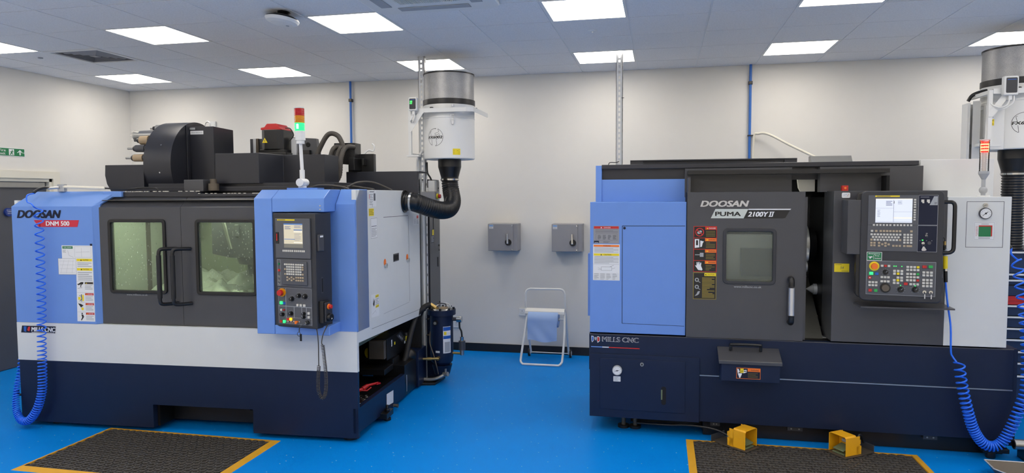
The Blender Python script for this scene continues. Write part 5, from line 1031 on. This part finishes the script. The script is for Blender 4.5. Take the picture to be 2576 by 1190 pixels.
def extractor(ox,oy,lab,right):
    E=empty('mist_extractor',(CX+ox,CY+oy,2.171),label=lab,cat='extractor',group='white drum mist extractors')
    z=lambda v:v-2.171
    R_=.246
    m=MB('white'); m.lathe([(0,z(2.178)),(R_-.006,z(2.171)),(R_,z(2.178)),(R_,z(2.552)),(R_+.003,z(2.554)),(R_+.003,z(2.560)),(R_,z(2.562)),(R_,z(2.69)),(0,z(2.69))],n=64); m.build('drum_body',E)
    m=MB('meshcyl'); m.lathe([(R_-.004,z(2.735)),(R_-.004,z(2.978))],n=64); m.build('filter_mesh',E)
    m=MB('brown'); m.lathe([(R_-.004,z(2.976)),(R_+.002,z(2.976)),(R_+.002,z(2.988)),(0,z(2.990))],n=64,m='black'); m.build('top_rim',E)
    m=MB('black'); m.lathe([(R_,z(2.684)),(R_+.006,z(2.688)),(R_+.006,z(2.735)),(R_-.004,z(2.737))],n=64); m.build('clamp_band',E)
    # support frame
    m=MB('white'); L_=.285; zz=z(2.60)
    m.box(-L_,L_-.031,-L_,-L_+.004,zz,zz+.0355).box(-L_,L_-.031,-L_+.0005,-L_+.04,zz+.036,zz+.04)
    m.prism([(L_-.03,-L_),(L_+.03,-L_+.03),(L_+.03,L_),(L_-.01,L_),(L_-.01,-L_+.045),(L_-.03,-L_+.03)],zz+.0362,zz+.0402,'z')
    m.prism([(L_-.03,-L_),(L_+.03,-L_+.03),(L_+.03,L_),(L_+.026,L_),(L_+.026,-L_+.034),(L_-.03,-L_+.004)],zz,zz+.0358,'z')
    m.box(-L_,-L_+.04,-L_+.041,L_-.2,zz+.034,zz+.0395)
    m.build('support_frame',E)
    m=MB('white'); x=-L_-.03
    m.box(x,x+.028,-L_+.0,-L_+.028,z(2.206),zz+.03).prism([(x,z(2.42)),(x+.028,z(2.42)),(-L_+.13,zz+.005),(-L_+.13,zz+.03),(-L_+.09,zz+.03),(x,z(2.46))],-L_-.003,-L_-.0005,'y').box(x-.02,x+.10,-L_,-L_+.04,z(2.19),z(2.205)).box(x+.001,x+.027,-L_+.041,.1,z(2.20),z(2.225)).box(x+.001,x+.027,-L_+.029,.1,zz+.0,zz+.029)
    m.build('bracket',E)
    for a in (-.35,1.25):
        m=MB('black').cyl((R_*1.12*math.sin(a)*(1 if a<1 else 1.1),-R_*1.08*math.cos(a),zz+.04),(R_*1.12*math.sin(a)*(1 if a<1 else 1.1),-R_*1.08*math.cos(a),zz+.052),.018,n=6); m.build('hex_bolt',E)
    for a in (.42,):
        m=MB('silver',xf=cylmap(R_)); u=a*R_
        m.box(u-.010,u+.010,z(2.49),z(2.53),.003,.012).box(u-.016,u-.013,z(2.52),z(2.58),.004,.008).box(u+.013,u+.016,z(2.52),z(2.58),.004,.008).box(u-.016,u+.016,z(2.578),z(2.582),.004,.008).box(u-.008,u+.008,z(2.655),z(2.675),.003,.010)
        m.build('toggle_clip',E)
    # logo and label on the drum
    m=MB('black',xf=cylmap(R_)); c0,cz_=((-.045 if right else -.068),z(2.372)); rr=.082
    def arc(a0,a1,r=rr):
        n=22
        for i in range(n):
            t0=math.radians(a0+(a1-a0)*i/n); t1=math.radians(a0+(a1-a0)*(i+1)/n)
            m.line(c0+r*math.cos(t0),cz_+r*math.sin(t0),c0+r*math.cos(t1),cz_+r*math.sin(t1),.003,'black',.001)
    arc(82,245); arc(-88,68)
    def pl(P):
        for a,b in zip(P[:-1],P[1:]): m.line(c0+a[0],cz_+a[1],c0+b[0],cz_+b[1],.0028,'black',.001)
    pl([(.011,.081),(-.055,.050),(-.045,.012)]); pl([(-.040,-.018),(-.033,-.074)])
    pl([(.031,.076),(.040,.049),(-.002,.034),(.003,.018),(.042,.032),(.045,.014)]); pl([(.026,-.018),(.011,-.022),(.020,-.066),(.003,-.082)])
    m.text('FX6002',c0-.078,cz_-.012,.024,'black',w=.152,h=.0015,shear=.18,bold=.05)
    m.build('logo',E)
    m=MB('yellow',xf=cylmap(R_)); u0=.105; m.add([(u0+.0735*i/4,z(2.205)+.058*j,.001) for j in (0,1) for i in range(5)],[(i,i+1,6+i,5+i) for i in range(4)],'yellow').lines(u0+.005,u0+.065,z(2.21),z(2.258),5,'txtgold',.0018,.003); m.build('yellow_label',E)
    # duct collar
    m=MB('black'); m.lathe([(.113,z(2.171)),(.113,z(2.10)),(.086,z(2.00)),(.086,z(1.965))],n=40); m.build('duct_collar',E)
    m=MB('chrome').lathe([(.088,z(1.985)),(.091,z(1.985)),(.091,z(1.970)),(.088,z(1.970))],n=40); m.build('hose_clamp',E)
    # controller
    if not right: bx,by,bz,bw,bh=-.250,-.34,z(2.675),.085,.125; ang=0
    else: bx,by,bz,bw,bh=-.18,-.33,z(2.655),.105,.15
    m=MB('white'); m.box(bx-bw/2,bx+bw/2,by,by+.05,bz-bh/2,bz+bh/2); ct=m.build('controller',E,.012,seg=3)
    m=MB('panelblk',xf=Matrix.Translation((E.location.x*0,0,0))@FRONT(by)); m.poly(rrect(bx-bw*.36,bx+bw*.38,bz-bh*.38,bz+bh*.40,.008,3),'panelblk',.001).lines(bx-bw*.28,bx+bw*.3,bz+bh*.27,bz+bh*.34,1,'btnblue',.002)
    if not right: m.rect(bx-bw*.28,bx-bw*.02,bz+bh*.12,bz+bh*.24,'ledgreen',.002).rect(bx-bw*.30,bx-bw*.05,bz+bh*.0,bz+bh*.08,'ledgreen',.002)
    m.build('controller_face',ct)
    zb=bz-bh/2
    m=MB('white').box(bx-.01,bx+.012,by+.015,by+.035,zb-.035,zb).tube(spline([(bx+.0,by+.025,zb-.03),(bx-.02,by+.02,zb-.075),(bx-.07 if right else bx-.035,by+.03,zb-.09),(bx-.125 if right else bx-.03,by+.05,zb-.05),(bx-.13 if right else bx-.02,by+.06,zb+.01)],8),.006,8).tube(spline([(bx+.03 if right else bx+.01,by+.025,zb),(bx+.02 if right else bx+.01,by+.02,zb-.06),(bx-.04 if right else bx-.01,by+.03,zb-.10),(bx-.10 if right else bx-.02,by+.05,zb-.085)],8),.006,8,'white')
    m.build('cables',ct)
    return E
EL=extractor(0,0,'left white drum mist extractor with mesh top, hung over the mill on a perforated post',False)
ER=extractor(4.85,-.05,'right white drum mist extractor cut by the right edge, above the lathe end cabinet',True)
# corrugated hoses
def corr(path,r,name,par,amp=.009,pitch=.022,off=(0,0,0)):
    P=spline(path,40); L=[0]
    for a,b in zip(P[:-1],P[1:]): L.append(L[-1]+(b-a).length)
    tot=L[-1]; n=int(tot/pitch*4); out=[]; i=0
    for k in range(n+1):
        s=tot*k/n
        while i<len(P)-2 and L[i+1]<s: i+=1
        out.append(P[i].lerp(P[i+1],(s-L[i])/max(L[i+1]-L[i],1e-9))-Vector(off))
    m=MB('rubber'); m.tube(out,r,26,'black',caps=False,rf=lambda k:r-(amp if k%4==0 else amp*.35 if k%2 else 0)); return m.build(name,par)
def wl(p): return LM_M@Vector(p)
EM=(CX,CY,2.171)
pth=[(4.683,-1.25,1.975),(4.685,-1.252,1.93),(4.70,-1.27,1.86),(4.735,-1.34,1.765),(4.745,-1.47,1.70),(4.72,-1.62,1.685),(4.665,-1.78,1.71),(4.59,-1.89,1.75)]+[tuple(wl((.07,1.148,1.768))),tuple(wl((.012,1.148,1.772)))]
corr(pth,.083,'corrugated_hose',EL,off=EM)
m=MB('black'); a=wl((.0015,1.148,1.772))-Vector(EM); b_=wl((.010,1.148,1.772))-Vector(EM); c_=wl((.075,1.148,1.770))-Vector(EM); m.cyl(a,b_,.100,n=36).cyl(b_,wl((.06,1.148,1.771))-Vector(EM),.078,n=30); m.cyl(wl((.058,1.148,1.771))-Vector(EM),c_,.0855,n=30,m='chrome'); m.build('hose_flange',EL)
corr([(CX+4.85,-1.30,1.975),(CX+4.85,-1.30,1.7),(CX+4.852,-1.30,1.5),(CX+4.855,-1.30,1.30)],.083,'corrugated_hose',ER,off=(CX+4.85,-1.30,2.171))
m=MB('steel').cyl((0,0,-.90),(0,0,-.84),.088,n=36).cyl((0,0,-1.0),(0,0,-.90),.086,n=36,m='dark').cyl((0,0,-1.02),(0,0,-.99),.092,n=36,m='chrome'); m.build('duct_coupling',ER)
m=MB('dark').cyl((0,0,-1.10),(0,0,-1.0),.086,n=30).cyl((0,0,-1.06),(-.0,.25,-1.06),.08,n=24); m.build('duct_elbow',ER)
# posts
P1=empty('support_post',(4.402,-1.25,0),label='perforated steel post with white conduits beside the left mist extractor',cat='post')
strut(P1,0,0,0.0,H-.002)
MB('galv').box(-.06,.06,-.04,.08,0,.006).build('foot_plate',P1)
m=MB('white').cyl((-.045,-.02,.15),(-.045,-.02,2.12),.014,n=14).tube(spline([(-.045,-.02,2.10),(-.04,-.02,2.18),(.0,-.01,2.25),(.03,.0,2.28)],8),.014,12).cyl((.012,-.03,.25),(.012,-.03,1.95),.012,n=14); m.build('conduit',P1)
m=MB('black')
for z in (1.92,1.38,.72,.85): m.box(-.065,-.03,-.040,-.0,z,z+.006)
m.build('cable_tie',P1)
MB('white').box(.055,.125,.0,.06,1.86,1.97).build('junction_box',P1,.006)
MB('cable').tube(spline([(.04,.02,2.15),(.045,.02,2.05),(.07,.03,2.0),(.085,.03,1.965)],8),.009,8,'black').tube(spline([(.06,.03,1.86),(.04,.03,1.80),(.03,.02,1.7)],6),.006,8,'lightink').build('cable',P1)
P2=empty('support_post',(6.307,-1.025,0),label='perforated galvanised post rising to the ceiling behind the left end of the lathe',cat='post')
strut(P2,0,0,0.0,H-.002)
MB('galv').box(-.06,.06,-.04,.08,0,.006).build('foot_plate',P2)
MB('black').tube(spline([(0,-.002,2.14),(-.03,-.03,2.13),(-.09,-.04,2.125),(-.10,-.04,2.06)],8),.004,8).build('cable',P2)
MB('black').box(.02,.045,-.004,0,2.74,2.745).build('cable_tie',P2)
P3=empty('support_post',(9.21,-1.30,0),label='pale channel post carrying the right mist extractor, behind the lathe',cat='post')
m=MB('white'); m.box(-.05,-.045,-.0495,.055,0,2.56).box(-.05,.046,.0555,.06,0,2.56).box(.040,.046,-.044,.055,0,2.56).box(-.01,.0465,-.05,-.045,0,2.575).box(-.0505,-.03,-.0545,-.050,0,2.561); m.build('channel',P3)
m=MB('white').box(.045,.30,-.02,.02,2.50,2.53).tube([(.02,-.03,2.1),(.10,-.03,2.28)],.018,10,'metalgrey'); m.build('arm',P3)
MB('black').tube(spline([(-.03,.0,2.58),(.0,-.02,2.63),(.08,-.05,2.655),(.18,-.06,2.66)],8),.014,10).build('cable',P3)
m=MB('paper').box(.035,.085,-.20,-.195,2.36,2.46,'paper'); m.xf=FRONT(-.2); m.rect(.035,.085,2.36,2.41,'yellow',.001).lines(.04,.08,2.365,2.405,3,'txtgold',.002).lines(.04,.08,2.42,2.455,3,'lightink',.001); m.xf=None; m.box(.028,.16,-.195,-.19,2.17,2.52,'white'); m.build('labelled_side_plate',P3)
# ================================================================= PAPER ROLL STAND
RS=empty('paper_roll_stand',(5.46,-.30,0),label='white tubular floor stand holding a blue paper roll against the back wall',cat='stand')
q=lambda x,y,z:(x-5.46,y+.30,z)
m=MB('white')
loopA=[q(5.255,-.30,.10)]
# front frame: U at the floor rising back to the hinge
front=[q(5.287,-.36,.56),q(5.262,-.46,.30),q(5.240,-.53,.08),q(5.243,-.555,.035),q(5.265,-.565,.014),q(5.30,-.568,.012),q(5.62,-.568,.012),q(5.655,-.565,.014),q(5.680,-.555,.035),q(5.690,-.53,.08),q(5.700,-.46,.30),q(5.690,-.36,.545)]
m.tube(spline(front,6),.012,10); m.build('front_frame',RS)
back=[q(5.275,-.13,.04),q(5.262,-.28,.40),q(5.258,-.34,.60),q(5.258,-.35,.70),q(5.260,-.35,.745),q(5.275,-.35,.780),q(5.305,-.35,.795),q(5.35,-.35,.797),q(5.60,-.35,.800),q(5.645,-.35,.798),q(5.675,-.35,.782),q(5.690,-.35,.748),q(5.692,-.35,.70),q(5.692,-.34,.60),q(5.700,-.28,.40),q(5.705,-.13,.04)]
m=MB('white').tube(spline(back,6),.0115,10); m.build('rear_frame',RS)
m=MB('white').cyl(q(5.275,-.13,.045),q(5.705,-.13,.045),.006,n=10); m.build('axle',RS)
for x in (5.255,5.725):
    m=MB('rubber').cyl(q(x-.010,-.13,.045),q(x+.010,-.13,.045),.044,n=28); m.cyl(q(x-.012,-.13,.045),q(x+.012,-.13,.045),.030,n=24,m='white').cyl(q(x-.016,-.13,.045),q(x+.016,-.13,.045),.008,n=10,m='steel'); m.build('wheel',RS)
m=MB('white').prism([(-.40+.30,.530),(-.395+.30,.560),(-.335+.30,.585),(-.335+.30,.580),(-.390+.30,.555)],-.205+.0,.235,'x').box(-.205,-.200,-.10,-.03,.52,.585).box(.23,.235,-.10,-.03,.52,.585); m.build('tear_bar',RS,.002)
m=MB('white').cyl(q(5.27,-.36,.47),q(5.70,-.36,.47),.010,n=12); m.build('spindle',RS)
PRL=empty('paper_roll',(5.46,-.36,.47),label='blue paper towel roll with a sheet hanging down, on the white floor stand',cat='paper roll')
m=MB('paperroll'); m.lathe([(.020,-.165),(.085,-.165),(.088,-.160),(.088,.160),(.085,.165),(.020,.165),(.020,-.165)],(0,0,0),(1,0,0),36); m.cyl((-.168,0,0),(.168,0,0),.021,n=16,m='tan'); m.build('roll',PRL)
vs=[];n=14;mm=24
for j in range(mm+1):
    for i in range(n+1):
        u=i/n; x=-.164+.322*u; R0=.0895
        if j<=8: a_=PI/2*(1-j/8); y=-R0*math.cos(a_); z=R0*math.sin(a_)
        else:
            v=(j-8)/(mm-8); z=-.225*v+(.012*math.sin(6*u+1))*v; y=-R0-.010*v*v+.006*math.sin(5*u+3*v)*v+.005*math.sin(11*u-7*v)*v
        vs.append((x,y,z))
m=MB('paperroll').add(vs,[(j*(n+1)+i,j*(n+1)+i+1,(j+1)*(n+1)+i+1,(j+1)*(n+1)+i) for j in range(mm) for i in range(n)],'paperroll',True); m.build('hanging_sheet',PRL)
# ================================================================= FOOT PEDALS
def pedal(x,y,rz,lab,flip):
    E=empty('foot_pedal',(x,y,.016),rz,label=lab,cat='foot pedal',group='yellow foot pedals before the lathe')
    # local: opening towards -y, width along x
    m=MB('dark').prism([(-.085,-.02),(.085,-.02),(.09,.12),(.075,.27),(-.06,.27),(-.085,.2)],.0,.006,'z','brown').box(-.09,.07,.268,.272,.0,.05,'dark'); m.build('base_plate',E)
    w=.073; t=.004
    g=MB('pedyellow'); g.box(-w,-w+t,0,.13,.008,.135).box(w-t,w,0,.13,.008,.135)
    g.prism([(-w,.130),(-w+.012,.142),(w-.012,.142),(w,.130),(w-t,.128),(w-.014,.138),(-w+.014,.138),(-w+t,.128)],0,.095,'y')
    g.prism([(-w,.008),(w,.008),(w,.13),(w-.012,.142),(-w+.012,.142),(-w,.13)],.095,.10,'y') 
    g.box(-w,w,.10,.145,.008,.068).prism([(.10,.068),(.145,.068),(.145,.06),(.10,.06)],-w,w,'x').box(-.055,.055,.10,.160,.068,.100)
    g.build('guard',E,.003)
    MB('lightink').box(-.03,.03,.105,.145,.100,.102,'metalgrey').build('rating_plate',E)
    MB('olive').box(-.055,.055,.10,.158,.006,.068).build('switch_body',E,.004)
    m=MB('olive'); m.prism([(.01,.030),(.09,.055),(.09,.062),(.01,.038)],-.045,.045,'x').box(-.05,.05,.01,.09,.006,.014); m.cyl((-.02,.075,.09),(.02,.075,.09),.014,n=12,m='lightink'); m.build('treadle',E,.003)
    m=MB('black')
    P_=[(0,.155,.035),(0,.2,.05),(-.02,.30,.07),(-.10,.45,.075),(-.2,.6,.06),(-.3,.80,.045)] if not flip else [(0,.155,.035),(0,.18,.05),(.0,.20,.10),(.0,.215,.11),(.0,.235,.09),(0,.25,.05)]
    m.tube(spline(P_,8),.009,8); m.cyl((0,.152,.035),(0,.175,.036),.014,n=12,m='black'); m.build('cable',E)
    return E
pedal(7.342,-2.695,50,'left yellow foot pedal on the mat, its opening turned to the right',False)
pedal(7.912,-2.680,-55,'right yellow foot pedal on the mat, its opening turned to the left',True)
# ================================================================= TOOL CABINET AND TRAY
TC=empty('tool_cabinet',(9.40,-1.42,0),label='tall dark blue drawer cabinet with white pulls and a red band at the right edge',cat='cabinet')
m=MB('navy').box(0,.9,.02,.6,.05,1.36).box(.05,.85,.1,.55,0,.05,'black'); m.build('carcass',TC,.003)
zz=[.07,.335,.44,.535,.632,.724,.82,.911,.985,1.045,1.075,1.121,1.170,1.35]
for a,b_ in zip(zz[:-1],zz[1:]):
    if (a,b_)==(.911,.985): MB('toolred').box(.01,.89,.0,.02,a+.003,b_-.003).box(.01,.89,-.006,0,.945,.953).build('red_panel',TC,.002); continue
    if (a,b_)==(.985,1.045): MB('toolblue').box(.01,.89,.0,.02,a+.002,b_+.022).build('drawer',TC,.002); continue
    if a==1.045: continue
    dw=MB('toolblue').box(.01,.89,.0,.02,a+.003,b_-.003).build('drawer',TC,.002)
    MB('txtwhite').box(.01,.89,-.014,0,b_-.017,b_-.003).build('drawer_pull',dw,.002)
DT=empty('drip_tray',(8.85,-3.02,0),label='shallow stainless drip tray on the floor at the bottom right corner',cat='tray')
m=MB('brown')
out=[(-.06,.29),(.75,.29),(.75,-.30),(.04,-.30),(-.06,.0)] if 0 else [(-.055,.275),(.75,.275),(.75,-.45),(.02,-.45),(.02,-.03),(-.065,.12)]
inn=[(-.005,.225),(.70,.225),(.70,-.40),(.06,-.40),(.06,-.02),(-.01,.13)]
n=len(out); vs=[(p[0],p[1],.075) for p in out]+[(p[0],p[1],.004) for p in inn]+[(p[0]*1.0,p[1],.070) for p in out]+[(p[0],p[1],.0) for p in inn]
m.add(vs,[(i,(i+1)%n,n+(i+1)%n,n+i) for i in range(n)]+[tuple(range(n,2*n))]+[(2*n+i,2*n+(i+1)%n,3*n+(i+1)%n,3*n+i) for i in range(n)]+[tuple(range(3*n,4*n))]+[(i,(i+1)%n,2*n+(i+1)%n,2*n+i) for i in range(n)],'brown')
m.build('pan',DT)
m=MB('galv')
for a,b_ in zip(out,out[1:]+out[:1]): m.cyl((a[0],a[1],.074),(b_[0],b_[1],.074),.004,n=8)
m.build('rolled_edge',DT)
